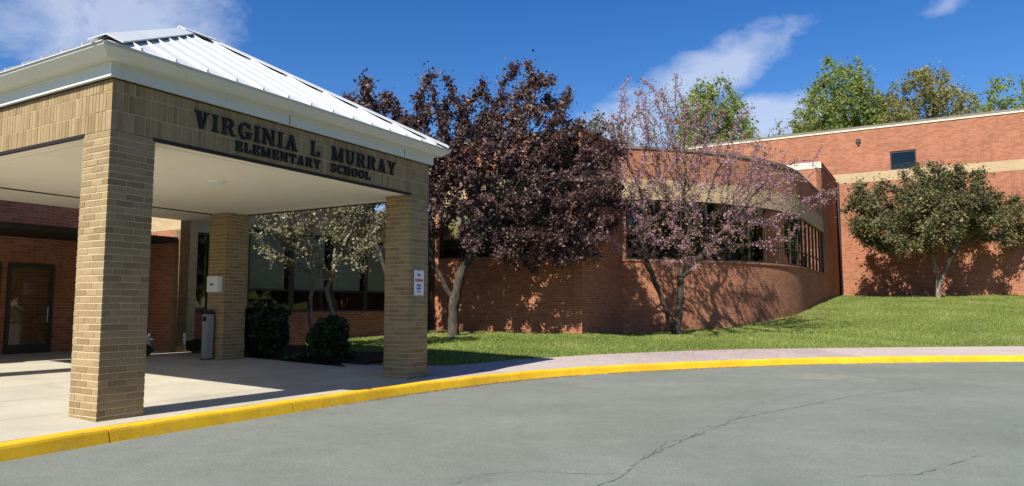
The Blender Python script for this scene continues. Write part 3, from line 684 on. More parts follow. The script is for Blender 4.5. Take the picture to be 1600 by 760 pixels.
# ------------------------------------------------------------------ lettering
S, T, SH, SW = .205, .11, .10, .20     # stem, thin, serif height, serif overhang
def glyph(ch):
    """returns width, list of polygons (x,y) in a cell one unit high, bold slab serif"""
    P = []
    def rect(x0, y0, x1, y1): P.append([(x0,y0),(x1,y0),(x1,y1),(x0,y1)])
    def diag(x0, y0, x1, y1, w): P.append([(x0-w/2,y0),(x0+w/2,y0),(x1+w/2,y1),(x1-w/2,y1)])
    def serif(x, y, w, top): rect(x-w/2, y-(SH if top else 0), x+w/2, y+(0 if top else SH))
    def arc(cx, cy, rx, ry, a0, a1, tx, ty, n=14):
        for k in range(n):
            a, b = R(a0+(a1-a0)*k/n), R(a0+(a1-a0)*(k+1)/n)
            P.append([(cx+rx*math.cos(a),cy+ry*math.sin(a)),(cx+rx*math.cos(b),cy+ry*math.sin(b)),(cx+(rx-tx)*math.cos(b),cy+(ry-ty)*math.sin(b)),(cx+(rx-tx)*math.cos(a),cy+(ry-ty)*math.sin(a))])
    def stem(x, w=S): rect(x-w/2, 0, x+w/2, 1); serif(x, 0, w+SW, False); serif(x, 1, w+SW, True)
    if ch == 'I': stem(.23); return .46, P
    if ch == 'V': diag(.24,1,.50,0,S+.04); diag(.80,1,.52,0,T+.04); serif(.24,1,.46,True); serif(.80,1,.38,True); return 1.0, P
    if ch == 'A': diag(.20,0,.47,1,T+.02); diag(.80,0,.53,1,S+.04); rect(.30,.26,.72,.37); serif(.19,0,.36,False); serif(.81,0,.42,False); return 1.02, P
    if ch == 'R': stem(.23); rect(.3,.9,.6,1); rect(.3,.44,.6,.55); arc(.58,.72,.30,.28,-90,90,.21,.11); diag(.60,.48,.82,0,S-.02); rect(.72,0,1.02,SH); return 1.04, P
    if ch == 'G': arc(.50,.5,.47,.52,35,325,.22,.12,26); rect(.70,.05,.92,.45); rect(.56,.36,1.0,.46); rect(.80,.70,.90,1.0); return 1.02, P
    if ch == 'C': arc(.50,.5,.47,.52,40,320,.22,.12,26); rect(.78,.68,.88,1.0); rect(.78,.08,.86,.3); return .94, P
    if ch == 'O': arc(.50,.5,.48,.52,0,360,.22,.12,32); return 1.0, P
    if ch == 'N': stem(.18,T+.02); stem(.86,T+.02); diag(.18,1,.86,0,S+.03); return 1.06, P
    if ch == 'L': stem(.23); rect(.2,0,.82,SH); rect(.70,0,.82,.36); return .86, P
    if ch == 'M': stem(.18,T+.02); stem(1.06,S); diag(.20,1,.60,.05,S); diag(1.02,1,.62,.05,T); return 1.28, P
    if ch == 'U': rect(.13,.3,.13+S,1); rect(.76,.3,.76+T,1); arc(.505,.34,.375,.36,180,360,.2,.13,16); serif(.245,1,S+SW,True); serif(.82,1,T+SW+.03,True); return 1.04, P
    if ch == 'Y': rect(.42,0,.42+S,.5); diag(.22,1,.50,.42,S); diag(.84,1,.58,.42,T+.03); serif(.535,0,S+SW,False); serif(.22,1,.42,True); serif(.84,1,.34,True); return 1.04, P
    if ch == 'E': stem(.23); rect(.2,0,.84,SH); rect(.2,1-SH,.82,1); rect(.3,.45,.62,.55); rect(.73,0,.84,.33); rect(.71,.68,.82,1); rect(.56,.37,.64,.64); return .9, P
    if ch == 'T': rect(.47-S/2,0,.47+S/2,1); serif(.47,0,S+SW,False); rect(.04,1-SH,.90,1); rect(.04,.66,.14,1); rect(.80,.66,.90,1); return .94, P
    if ch == 'S': arc(.42,.74,.34,.27,40,270,.20,.11,18); arc(.42,.27,.36,.28,-140,90,.20,.11,18); rect(.66,.7,.75,1); rect(.06,0,.15,.32); return .82, P
    if ch == 'H': stem(.23); stem(.82); rect(.2,.44,.9,.55); return 1.06, P
def sign():
    root = empty('school_name_sign', loc(0, -.002, 0), ROTZ)
    tag(root, 'black slab-serif letters reading VIRGINIA L MURRAY ELEMENTARY SCHOOL on tan brick beam', 'sign')
    def word(text, u0, u1, z0, h):
        g = [glyph(c) for c in text]; gap = .17; tot = sum(w for w, _ in g)+gap*(len(g)-1); sx = (u1-u0)/tot; x = u0
        for (w, polys), ch in zip(g, text):
            m = MB()
            for k, pl in enumerate(polys):
                # make counter-clockwise in (x, z)
                area = sum(pl[i][0]*pl[(i+1)%len(pl)][1]-pl[(i+1)%len(pl)][0]*pl[i][1] for i in range(len(pl)))
                if area < 0: pl = pl[::-1]
                d = -.034-.0004*(k % 7)
                f = [(x+px*sx, d, z0+py*h) for px, py in pl]; b = [(p[0], -.004, p[2]) for p in f]
                m.face(f); n = len(f)
                for i in range(n): m.face([f[i], b[i], b[(i+1)%n], f[(i+1)%n]])
            m.build('letter', M['black'], root); x += (w+gap)*sx
    word('VIRGINIA', 1.25, 3.28, 4.185, .265); word('L', 3.59, 3.81, 4.185, .265); word('MURRAY', 4.11, 5.94, 4.185, .265)
    word('ELEMENTARY', 2.0, 3.84, 3.965, .165); word('SCHOOL', 4.10, 5.17, 3.965, .165)
sign()

# ------------------------------------------------------------------ school building
A0 = np.array(loc(18.36, 8.4))[:2]; C1 = np.array([2.53, 26.2]); C2 = C1+np.array([Uv.x, Uv.y])*3.7
def arc_path():
    pts = [C2.copy()]; Rr = 12.9; a0, a1 = R(85), HEAD; n = 36; step = Rr*(a0-a1)/n
    for k in range(n):
        h = a0+(a1-a0)*(k+.5)/n; pts.append(pts[-1]+step*np.array([math.sin(h), math.cos(h)]))
    for k in range(8): pts.append(pts[-1]+np.array([Uv.x, Uv.y])*1.0)
    return np.array(pts)
ARC = arc_path(); ENDC = ARC[-1]; TCOR = ENDC+np.array([Uv.x, Uv.y])*7.1
SILL, HEADZ, TRANS, BAND, PAR = 3.43, 5.9, 4.2, 6.75, 8.0
def building():
    root = empty('school_building', (float(C1[0]), float(C1[1]), .4)); off = (-root.location.x, -root.location.y, -root.location.z)
    tag(root, 'red brick school building with tan bands, curved ribbon window wall and flat roofs', 'building')
    def cum(P): return np.r_[0, np.cumsum(np.linalg.norm(np.diff(P, axis=0), axis=1))]
    def normals(P):
        seg = np.diff(P, axis=0); seg /= np.linalg.norm(seg, axis=1)[:,None]; d = np.vstack([seg[:1], (seg[:-1]+seg[1:])/2, seg[-1:]]); d /= np.linalg.norm(d, axis=1)[:,None]
        return np.c_[d[:,1], -d[:,0]]
    def strip_mb(mb, P, z0, z1, out=0.0, thick=.3, s0=0.0):
        """a wall strip along the polyline P (outside on the right hand), real thickness"""
        P = np.asarray(P, float); Nn = normals(P); s = cum(P)+s0; O = P+Nn*out; I = P-Nn*thick
        for k in range(len(P)-1):
            a, b, c, d = O[k], O[k+1], I[k+1], I[k]; u0, u1 = s[k], s[k+1]
            mb.face([(*a,z0),(*b,z0),(*b,z1),(*a,z1)], [(u0,z0),(u1,z0),(u1,z1),(u0,z1)])
            mb.face([(*a,z1),(*b,z1),(*c,z1),(*d,z1)], [(u0,z1),(u1,z1),(u1,z1+.3),(u0,z1+.3)])
            mb.face([(*d,z0),(*c,z0),(*b,z0),(*a,z0)], [(u0,z0),(u1,z0),(u1,z0+.3),(u0,z0+.3)])
            mb.face([(*c,z0),(*d,z0),(*d,z1),(*c,z1)], [(u1,z0),(u0,z0),(u0,z1),(u1,z1)])
        for k, sg in ((0, 1), (-1, -1)):
            q = [(*O[k],z0),(*O[k],z1),(*I[k],z1),(*I[k],z0)]; uv = [(0,z0),(0,z1),(thick,z1),(thick,z0)]
            mb.face(q if sg < 0 else q[::-1], uv if sg < 0 else uv[::-1])
    def strip(name, P, z0, z1, mat, out=0.0, thick=.3, parent=root, s0=0.0):
        m = MB(); strip_mb(m, P, z0, z1, out, thick, s0)
        return m.build(name, mat, parent, off if parent is root else None)
    def sub(P, a, b):
        s = cum(P); ks = [k for k in range(len(P)) if a+1e-3 < s[k] < b-1e-3]
        f = lambda t: np.array([np.interp(t, s, P[:,0]), np.interp(t, s, P[:,1])])
        return np.array([f(a)]+[P[k] for k in ks]+[f(b)])
    def window(P, a, b, z0, z1, zt, bay, blinds=(), depth=.10, fm='frame', bm='blind', f=.055):
        n = max(1, round((b-a)/bay)); w = (b-a)/n
        for i in range(n):
            q = sub(P, a+i*w, a+(i+1)*w); L = cum(q)[-1]; m = MB()
            strip_mb(m, q, z0, z0+.07, -.06, depth+.06); strip_mb(m, q, z1-.07, z1, -.06, depth+.06)
            strip_mb(m, sub(q, f/2, L-f/2), zt-.03, zt+.03, -.065, depth+.055)
            for c in (0, L-f/2): strip_mb(m, sub(q, c, c+f/2), z0+.07, z1-.07, -.05, depth+.07)
            win = m.build('window', M[fm], root, off)
            for za, zb in ((z0+.07, zt-.03), (zt+.03, z1-.07)):
                g = MB(); strip_mb(g, sub(q, f/2, L-f/2), za, zb, -.10, .112); g.build('pane', M['glass'], win)
            if i in blinds:
                g = MB(); strip_mb(g, sub(q, f, L-f), zt+.03, z1-.1, -.17, .18); g.build('blind', M[bm], win)
    # --- wing with the straight wall behind the plum tree
    PA = np.array([A0, C1]); LA = cum(PA)[-1]
    strip('wall', PA, -.6, SILL, M['red']); strip('band', PA, HEADZ, BAND, M['tanband'], .004, .3); strip('parapet_wall', PA, BAND, PAR, M['red'])
    strip('wall', sub(PA, 0, .42), SILL, HEADZ, M['red']); strip('wall', sub(PA, 4.6, LA), SILL, HEADZ, M['red'], s0=4.6)
    window(PA, .42, 4.6, SILL, HEADZ-.35, TRANS, 1.05, (0, 1)); strip('lintel_course', sub(PA, .42, 4.6), HEADZ-.35, HEADZ, M['tanband'])
    strip('sill', sub(PA, .38, 4.64), SILL-.085, SILL-.002, M['red'], .03, .2)
    strip('interior', sub(PA, .1, 4.9), 1, 6.2, M['dark'], -.7, .75)
    strip('coping', PA, PAR, PAR+.14, M['tanband'], .05, .35)
    # --- return wall
    PR = np.array([C1, C2-np.array([Uv.x, Uv.y])*.0])
    strip('wall', PR, -.6, HEADZ, M['red']); strip('band', PR, HEADZ, BAND, M['tanband'], .004, .3); strip('parapet_wall', PR, BAND, PAR, M['red']); strip('coping', PR, PAR+.002, PAR+.142, M['tanband'], .05, .35)
    # --- curved wing
    strip('curved_wall', ARC, -.6, SILL-.085, M['red'], thick=.3); strip('sill', ARC, SILL-.085, SILL, M['red'], .045, .2)
    Lc = cum(ARC)[-1]
    strip('wall', sub(ARC, 0, .25), SILL, HEADZ, M['red']); window(ARC, .25, Lc-.12, SILL, HEADZ, TRANS, 1.25, fm='frame'); strip('wall', sub(ARC, Lc-.12, Lc), SILL, HEADZ, M['red'])
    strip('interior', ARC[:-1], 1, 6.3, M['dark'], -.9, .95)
    strip('curved_band', ARC, HEADZ, BAND, M['tanband'], .004, .3); strip('curved_parapet', ARC, BAND, PAR, M['red']); strip('coping', ARC, PAR, PAR+.12, M['copdark'], .05, .35)
    # --- stair block at the end of the curve
    PB = np.array([ENDC+np.array([Vv.x, Vv.y])*5.2, ENDC]); BZ = 9.75
    strip('block_wall', PB, 5, BZ, M['red'], .0, .3); strip('block_coping', PB, BZ, BZ+.38, M['cream'], .03, .4)
    PB2 = np.array([ENDC, TCOR]); strip('block_wall', PB2, 0, BZ, M['red']); strip('block_coping', PB2, BZ+.002, BZ+.382, M['red'], .03, .4)
    # --- tall hall
    vv = np.array([Vv.x, Vv.y]); PT = np.array([TCOR+vv*16, TCOR-vv*34]); HZ = 13.35; w0, w1 = 19.35, 20.85
    strip('hall_wall', PT, .5, 9.8, M['red']); strip('hall_band', PT, 9.8, 10.45, M['tanband'], .006, .3)
    strip('hall_wall', sub(PT, 0, w0), 10.45, 11.7, M['red']); strip('hall_wall', sub(PT, w1, 50), 10.45, 11.7, M['red'], s0=w1)
    strip('hall_wall', PT, 11.7, HZ, M['red'])
    # square high window
    q = sub(PT, w0, w1); m = MB(); strip_mb(m, q, 10.45, 10.53, -.05, .2); strip_mb(m, q, 11.58, 11.7, -.05, .2)
    for c in (0, 1.43): strip_mb(m, sub(q, c, c+.07), 10.53, 11.58, -.05, .2)
    win = m.build('window', M['frame'], root, off); g = MB(); strip_mb(g, sub(q, .07, 1.43), 10.53, 11.58, -.12, .135); g.build('pane', M['glass'], win); strip('interior', sub(PT, w0-1, w1+1), 10, 12.2, M['dark'], -.6, .65)
    strip('hall_coping', PT, HZ, HZ+.10, M['cream'], .05, .35); strip('hall_coping', PT, HZ+.10, HZ+.26, M['copdark'], .03, .35)
    m = MB(); q = sub(PT, 17.35, 17.65); strip_mb(m, q, 12.5, 12.75, .12, .0); strip_mb(m, sub(PT, 17.42, 17.58), 12.33, 12.5, .09, .0); m.build('scupper', M['frame'], root, off)
    d = MB(); pc = TCOR+np.array([-Uv.x, -Uv.y])*.1+np.array([-Vv.x, -Vv.y])*.12; d.tube([(*pc, .6), (*pc, 9.9)], [.09, .09], 8); d.build('downspout', M['frame'], root, off)
    # --- entrance front, in shade behind the canopy
    def lp(u, v): return np.array(loc(u, v))[:2]
    PF = np.array([lp(6.94, 8.4), lp(18.36, 8.4)]); FZ = 4.9; fs, ft, fh = 1.33, 2.03, 3.9
    strip('front_wall', sub(PF, .55, 11.42), -.5, fs, M['red'], s0=.55); strip('front_wall', sub(PF, 0, .55), -.5, fh, M['tanband']); strip('front_wall', sub(PF, 1.0, 2.3), fs, fh, M['tanband'], s0=1.0)
    strip('front_wall', sub(PF, 11.1, 11.42), fs, fh, M['red']); strip('front_wall', PF, fh, FZ, M['tanband']); strip('front_coping', PF, FZ, FZ+.14, M['cream'], .05, .35)
    window(PF, .55, 1.0, fs, fh-.3, ft, .5); strip('front_wall', sub(PF, .55, 1.0), fh-.3, fh, M['tanband'], -.01, .28)
    window(PF, 2.3, 11.1, fs, fh, ft, 1.76, (0, 1, 2, 3, 4), bm='blind_grey', f=.2)
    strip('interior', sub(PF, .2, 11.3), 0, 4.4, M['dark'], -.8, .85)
    PS = np.array([lp(6.94, 10.6), lp(6.94, 8.4)]); strip('porch_side_wall', PS, -.5, 3.42, M['red']); strip('porch_side_wall', PS, 3.42, 3.62, M['red'], s0=0); strip('porch_side_band', PS, 3.62, 4.6, M['tanband'], .004, .3)
    PBk = np.array([lp(-1.5, 10.6), lp(6.94, 10.6)]); strip('porch_back_wall', PBk, -.5, 4.6, M['red'])
    # porch doors
    for i in range(3):
        c = 1.2+i*1.25; dm = MB(); q = np.array([lp(c, 10.6), lp(c+1.1, 10.6)]); L = 1.1
        for s_ in ((0, .09), (1.01, 1.1)): strip_mb(dm, sub(q, *s_), .3, 2.6, .06, .0)
        strip_mb(dm, sub(q, .09, 1.01), .3, .55, .06, .0); strip_mb(dm, sub(q, .09, 1.01), 2.5, 2.6, .06, .0)
        do = dm.build('door', M['frame'], root, off); g = MB(); strip_mb(g, sub(q, .09, 1.01), .55, 2.5, .03, -.01); g.build('pane', M['glass'], do)
        h = MB(); a = lp(c+.95, 10.48); h.tube([(*a, 1.1), (*a, 1.5)], [.015, .015], 6); h.build('handle', M['steel'], do)
    PL = np.array([lp(-22, 8.4), lp(-1.5, 8.4)]); strip('front_wall', PL, -.5, fs, M['red']); strip('front_wall', sub(PL, 0, 1.2), fs, fh, M['red']); strip('front_wall', sub(PL, 19.3, 20.5), fs, fh, M['red']); strip('front_wall', PL, fh, FZ, M['tanband']); strip('front_coping', PL, FZ, FZ+.14, M['cream'], .05, .35)
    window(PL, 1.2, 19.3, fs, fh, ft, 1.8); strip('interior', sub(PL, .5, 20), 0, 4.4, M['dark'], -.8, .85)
    # added slab shading the lower porch wall; flat link roof joins canopy and front
    m = MB(); a = [lp(-1.2, 8.45), lp(6.9, 8.45), lp(6.9, 10.55), lp(-1.2, 10.55)]; m.hexa([(*p, 3.26) for p in a]+[(*p, 3.40) for p in a]); m.build('porch_shade_slab', M['lintel'], root, off)
    m = MB(); a = [lp(.1, 6.55), lp(7.0, 6.55), lp(7.0, 8.36), lp(.1, 8.36)]; m.hexa([(*p, ZB-.012) for p in a]+[(*p, 4.25) for p in a]); m.build('link_roof', M['soffit'], root, off)
    # flat roofs
    back = [tuple(ENDC+vv*5), tuple(C2+vv*18), tuple(A0+vv*14)]
    m = MB(); m.face([(*p, PAR-.25) for p in [tuple(A0), tuple(C1), tuple(C2)]+[tuple(p) for p in ARC[1:]]+back]); m.build('flat_roof', M['copdark'], root, off)
    m = MB(); a = [tuple(lp(6.94, 8.4)), tuple(lp(18.36, 8.4)), tuple(lp(18.36, 24)), tuple(lp(6.94, 24))]; m.face([(*p, FZ-.2) for p in a]); a = [tuple(lp(-22, 8.4)), tuple(lp(-1.5, 8.4)), tuple(lp(-1.5, 10.6)), tuple(lp(6.9, 10.6)), tuple(lp(6.9, 24)), tuple(lp(-22, 24))]; m.face([(*p, FZ-.22) for p in a]); m.build('flat_roof', M['copdark'], root, off)
    # inner corner downpipe beside the straight wing
    d = MB(); p = A0+np.array([-vv[0], -vv[1]])*.14+np.array([-Uv.x, -Uv.y])*.12; d.tube([(*p, .2), (*p, 7.6)], [.075, .075], 8); d.build('downspout', M['frame'], root, off)
building()

# ------------------------------------------------------------------ small things by the entrance
def small_things():
    zf = lambda v: .031*max(v, 0)
    # notice on the front of the far column
    r = empty('notice_sign', loc(6.755, -.006, 1.74), ROTZ); tag(r, 'narrow white notice with blue and red lines on front right brick column', 'sign')
    m = MB(); m.box(-.165, .165, -.012, 0, 0, .53); m.build('board', M['white'], r)
    def line(z, h, w, mat, n):
        x = -w/2; k = 0; q = MB()
        while x < w/2-.01:
            c = min(RNG.uniform(.022, .04), w/2-x); q.box(x, x+c, -.0145, -.0125, z, z+h); x += c+.011
        q.build('print', M[mat], r)
    line(.40, .06, .11, 'blue_ink', 3); line(.29, .055, .26, 'red_ink', 6); line(.185, .05, .14, 'blue_ink', 3); line(.115, .05, .14, 'blue_ink', 3); line(.065, .022, .14, 'blue_ink', 4)
    for (x, z) in ((0, .505), (0, .022)):
        q = MB(); q.tube([(x, -.013, z), (x, -.018, z)], [.008, .008], 8); q.build('screw', M['steel'], r)
    # white box on the rear column
    r = empty('wall_box', loc(CW-CB, CD-CB+.28, 1.86), ROTZ); tag(r, 'white metal box fixed to rear brick column above the grey bin', 'box')
    m = MB(); e = .012
    m.box(-.15, -.004, -.20, .20, 0, .40); b = m.build('case', M['white'], r)
    m = MB(); m.box(-.162, -.151, -.19, .19, .01, .39); dr = m.build('door', M['white'], r)
    m = MB(); m.box(-.172, -.163, -.05, .05, .17, .215); m.build('latch', M['black'], dr)
    # slim grey bin
    r = empty('slim_bin', loc(6.27, 6.2, zf(6.2)), ROTZ); tag(r, 'tall slim grey metal bin standing beside the rear brick column', 'bin')
    m = MB(); w = .095
    m.hexa([(-w,-w,.03),(w,-w,.03),(w,w,.03),(-w,w,.03),(-w,-w,1.12),(w,-w,1.12),(w,w,1.12),(-w,w,1.12)]); m.build('body', M['steel'], r)
    m = MB(); m.box(-w-.012, w+.012, -w-.012, w+.012, 0, .03); m.build('foot', M['frame'], r)
    m = MB(); m.hexa([(-w-.01,-w-.01,1.12),(w+.01,-w-.01,1.12),(w+.01,w+.01,1.12),(-w-.01,w+.01,1.12),(-w+.02,-w+.02,1.22),(w-.02,-w+.02,1.22),(w-.02,w-.02,1.22),(-w+.02,w-.02,1.22)]); m.build('lid', M['frame'], r)
    m = MB(); m.box(-w-.006, -w-.001, -.06, .06, .95, 1.06); m.build('slot', M['black'], r)
    # pinwheels stuck in the small bed by the front
    for (u, v, h, lab, rot) in ((5.85, 8.0, .42, 'white pinwheel on a stick, the left one of two by entrance wall', .3), (6.75, 7.75, .40, 'white pinwheel on a stick, the right one of two nearest the bin', -.4)):
        r = empty('pinwheel', loc(u, v, zf(v)), ROTZ+rot); tag(r, lab, 'pinwheel', 'pinwheels by the entrance')
        m = MB(); m.tube([(0,0,0),(0,0,h)], [.006,.006], 6); m.build('stick', M['white'], r)
        for k in range(6):
            a = 2*math.pi*k/6; m = MB(); c = lambda t, q: (-.015, q*math.cos(a+t), h+q*math.sin(a+t))
            p = [c(0,.015), c(-.33,.13), c(0,.19), c(.28,.12)]; p2 = [(x-.006-.02*(i == 1), y, z) for i, (x, y, z) in enumerate(p)]
            m.hexa([*p, *p2]); m.build('vane', M['pinwheel'], r)
        m = MB(); m.tube([(-.03,0,h),(0,0,h)], [.016,.016], 8); m.build('hub', M['white'], r)
small_things()

# ------------------------------------------------------------------ plants
def grow(starts, att, step, infl, kill, iters=160):
    """space colonisation: returns node positions and parents"""
    nodes = [np.array(p, float) for p in starts[0]]; par = [-1]+list(range(len(nodes)-1))
    for path in starts[1:]:
        j = path[0]; 
        for p in path[1:]: nodes.append(np.array(p, float)); par.append(j); j = len(nodes)-1
    att = np.array(att); alive = np.ones(len(att), bool); near = np.full(len(att), -1); nd = np.full(len(att), 1e9)
    def upd(i0):
        Q = np.array(nodes[i0:]); D = np.linalg.norm(att[:,None,:]-Q[None], axis=2); k = D.argmin(1); d = D[np.arange(len(att)), k]; b = d < nd; nd[b] = d[b]; near[b] = k[b]+i0
    upd(0); done = set()
    for it in range(iters):
        a = alive & (nd < infl)
        if not a.any():
            if not alive.any(): break
            a = alive & (nd <= nd[alive].min()*1.05)
        i0 = len(nodes); acc = {}
        idx = np.where(a)[0]
        for i in idx:
            d = att[i]-nodes[near[i]]; acc.setdefault(near[i], []).append(d/np.linalg.norm(d))
        for k, ds in acc.items():
            d = np.mean(ds, 0)+RNG.normal(0, .12, 3); L = np.linalg.norm(d)
            if L < 1e-3: continue
            p = nodes[k]+d/L*step; key = (k, tuple(np.round(p, 2)))
            if key in done: continue
            done.add(key); nodes.append(p); par.append(int(k))
        if len(nodes) == i0: break
        upd(i0); alive &= nd > kill
        if not alive.any() or len(nodes) > 7000: break
    return np.array(nodes), np.array(par)
def radii(nodes, par, tip, expo=2.4):
    n = len(nodes); acc = np.zeros(n); r = np.zeros(n)
    for i in range(n-1, -1, -1):
        r[i] = max(acc[i]**(1/expo), tip)
        if par[i] >= 0: acc[par[i]] += r[i]**expo
    return r
def wood(name, nodes, par, r, mat, parent, k=7, flare=None):
    n = len(nodes); d = np.zeros((n, 3))
    for i in range(n):
        d[i] = nodes[i]-nodes[par[i]] if par[i] >= 0 else (0, 0, 1)
    d /= np.maximum(np.linalg.norm(d, axis=1), 1e-6)[:,None]
    ref = np.where(np.abs(d[:,2:3]) > .95, np.array([[1., 0, 0]]), np.array([[0, 0, 1.]]))
    a = np.cross(d, np.array([[.31, .95, .05]])); a /= np.maximum(np.linalg.norm(a, axis=1), 1e-6)[:,None]; b = np.cross(d, a)
    th = np.arange(k)*2*math.pi/k
    ring = nodes[:,None,:]+(a[:,None,:]*np.cos(th)[None,:,None]+b[:,None,:]*np.sin(th)[None,:,None])*r[:,None,None]*(1+.12*RNG.normal(size=(n, k, 1))*(r[:,None,None] > .04))
    # each edge starts with a ring of the child's radius at the parent
    V = [ring.reshape(-1, 3)]; F = []; base = n*k
    ex = []
    for i in range(n):
        p = par[i]
        if p < 0: continue
        if r[p] > 1.6*r[i]:
            s = nodes[p]+(a[i][None]*np.cos(th)[:,None]+b[i][None]*np.sin(th)[:,None])*r[i]*1.25; ex.append(s); q = base; base += k
        else: q = p*k
        for j in range(k): F.append((q+j, q+(j+1) % k, i*k+(j+1) % k, i*k+j))
    if ex: V.append(np.vstack(ex))
    me = bpy.data.meshes.new(name); me.from_pydata(np.vstack(V).tolist(), [], F); me.materials.append(mat); me.polygons.foreach_set('use_smooth', [True]*len(F)); me.update()
    return link(name, me, parent, tuple(-c for c in parent.location))
def leaves_arr(P, size, stretch=1.7, flat=.0):
    n = len(P); d = RNG.normal(size=(n, 3)); d[:,2] -= flat; d /= np.linalg.norm(d, axis=1)[:,None]
    e = np.cross(d, RNG.normal(size=(n, 3))); e /= np.maximum(np.linalg.norm(e, axis=1), 1e-6)[:,None]
    s = size*(.45+1.15*RNG.random(n)**1.4)[:,None]; L = d*s*stretch/2; W = e*s/2; up = np.cross(d, e)*s*.12
    V = np.empty((n, 4, 3)); V[:,0] = P-L; V[:,1] = P+W+up; V[:,2] = P+L; V[:,3] = P-W+up
    return V.reshape(-1, 3)
def lumps(P, f, seed):
    """smooth 3-D value noise from a few sines, about -1..1"""
    g = np.random.default_rng(seed); out = np.zeros(len(P))
    for k in range(7):
        w = g.normal(size=3)*f; out += np.sin(P@w+g.uniform(0, 6.28))
    return out/3.2
def in_ellipsoids(ells, n, hollow=0.0, seed=1, rough=.22, gaps=.0):
    out = []; vol = np.array([e[3]*e[4]*e[5] for e in ells]); cnt = (vol/vol.sum()*n*1.0).astype(int)+1
    for e, c in zip(ells, cnt):
        c = int(c*2.2); d = RNG.normal(size=(c, 3)); d /= np.linalg.norm(d, axis=1)[:,None]; rr = (hollow**3+(1-hollow**3)*RNG.random(c))**(1/3)
        bump = 1+rough*lumps(d*2.2, 1.4, seed)
        P = np.array(e[:3])+d*rr[:,None]*bump[:,None]*np.array(e[3:]); 
        if gaps > 0: P = P[lumps(P, 1.5, seed+5) > -1+gaps]
        out.append(P[:int(c/2.2)+1])
    return np.vstack(out)
def tree(name, label, cat, base, ells, attn, trunk, leaf_n, leaf_size, leafm, barkm, tip=.006, step=.22, infl=1.6, kill=.32, spread=.16, group=None, hollow=.35, rough=.25, gaps=.25, tone=(.45, .22), expo=2.4, k=7, along=False, seed=3, extra=None, thick=1.0, maxr=99):
    root = empty(name, base); tag(root, label, cat, group)
    att = in_ellipsoids(ells, attn, hollow, seed, rough, gaps)
    nodes, par = grow(trunk, att, step, infl, kill)
    r = radii(nodes, par, tip, expo)*thick; r = np.minimum(r, maxr)
    r[0] *= 1.35; r[1:3] *= 1.1
    wood('trunk', nodes, par, r, barkm, root, k)
    child = np.zeros(len(nodes), bool); child[par[par >= 0]] = True
    tips = np.where(r < tip*(4.5 if along else 3.0))[0]
    def scatter(n, sp, idx):
        w = RNG.choice(idx, n); t = RNG.random(n)[:,None]; p = par[w]; q = nodes[w]*(1-t)+nodes[np.maximum(p, 0)]*t
        return q+RNG.normal(0, sp, (n, 3))*(RNG.random((n, 1))*1.2+.2)
    P = scatter(leaf_n, spread, tips)
    P = P[P[:,2] > base[2]+.3]
    tn = np.clip(tone[0]+.5*tone[1]*lumps(P, 1.1, seed+9)+RNG.normal(0, tone[1], len(P)), 0, 1)
    me = fast_mesh('crown', leaves_arr(P, leaf_size), 4, leafm, tn); cr = link('crown', me, root, tuple(-c for c in base))
    if extra:
        n2, s2, sp2, m2 = extra; P = scatter(n2, sp2, tips); me = fast_mesh('young_leaves', leaves_arr(P, s2), 4, m2, RNG.random(len(P))); link('young_leaves', me, root, tuple(-c for c in base))
    return root
def path(*pts): 
    out = []
    for a, b in zip(pts[:-1], pts[1:]):
        a, b = np.array(a, float), np.array(b, float); n = max(1, int(np.linalg.norm(b-a)/.25)); out += [a+(b-a)*t/n+RNG.normal(0, .012, 3)*(t > 0) for t in range(n)]
    out.append(np.array(pts[-1], float)); return out
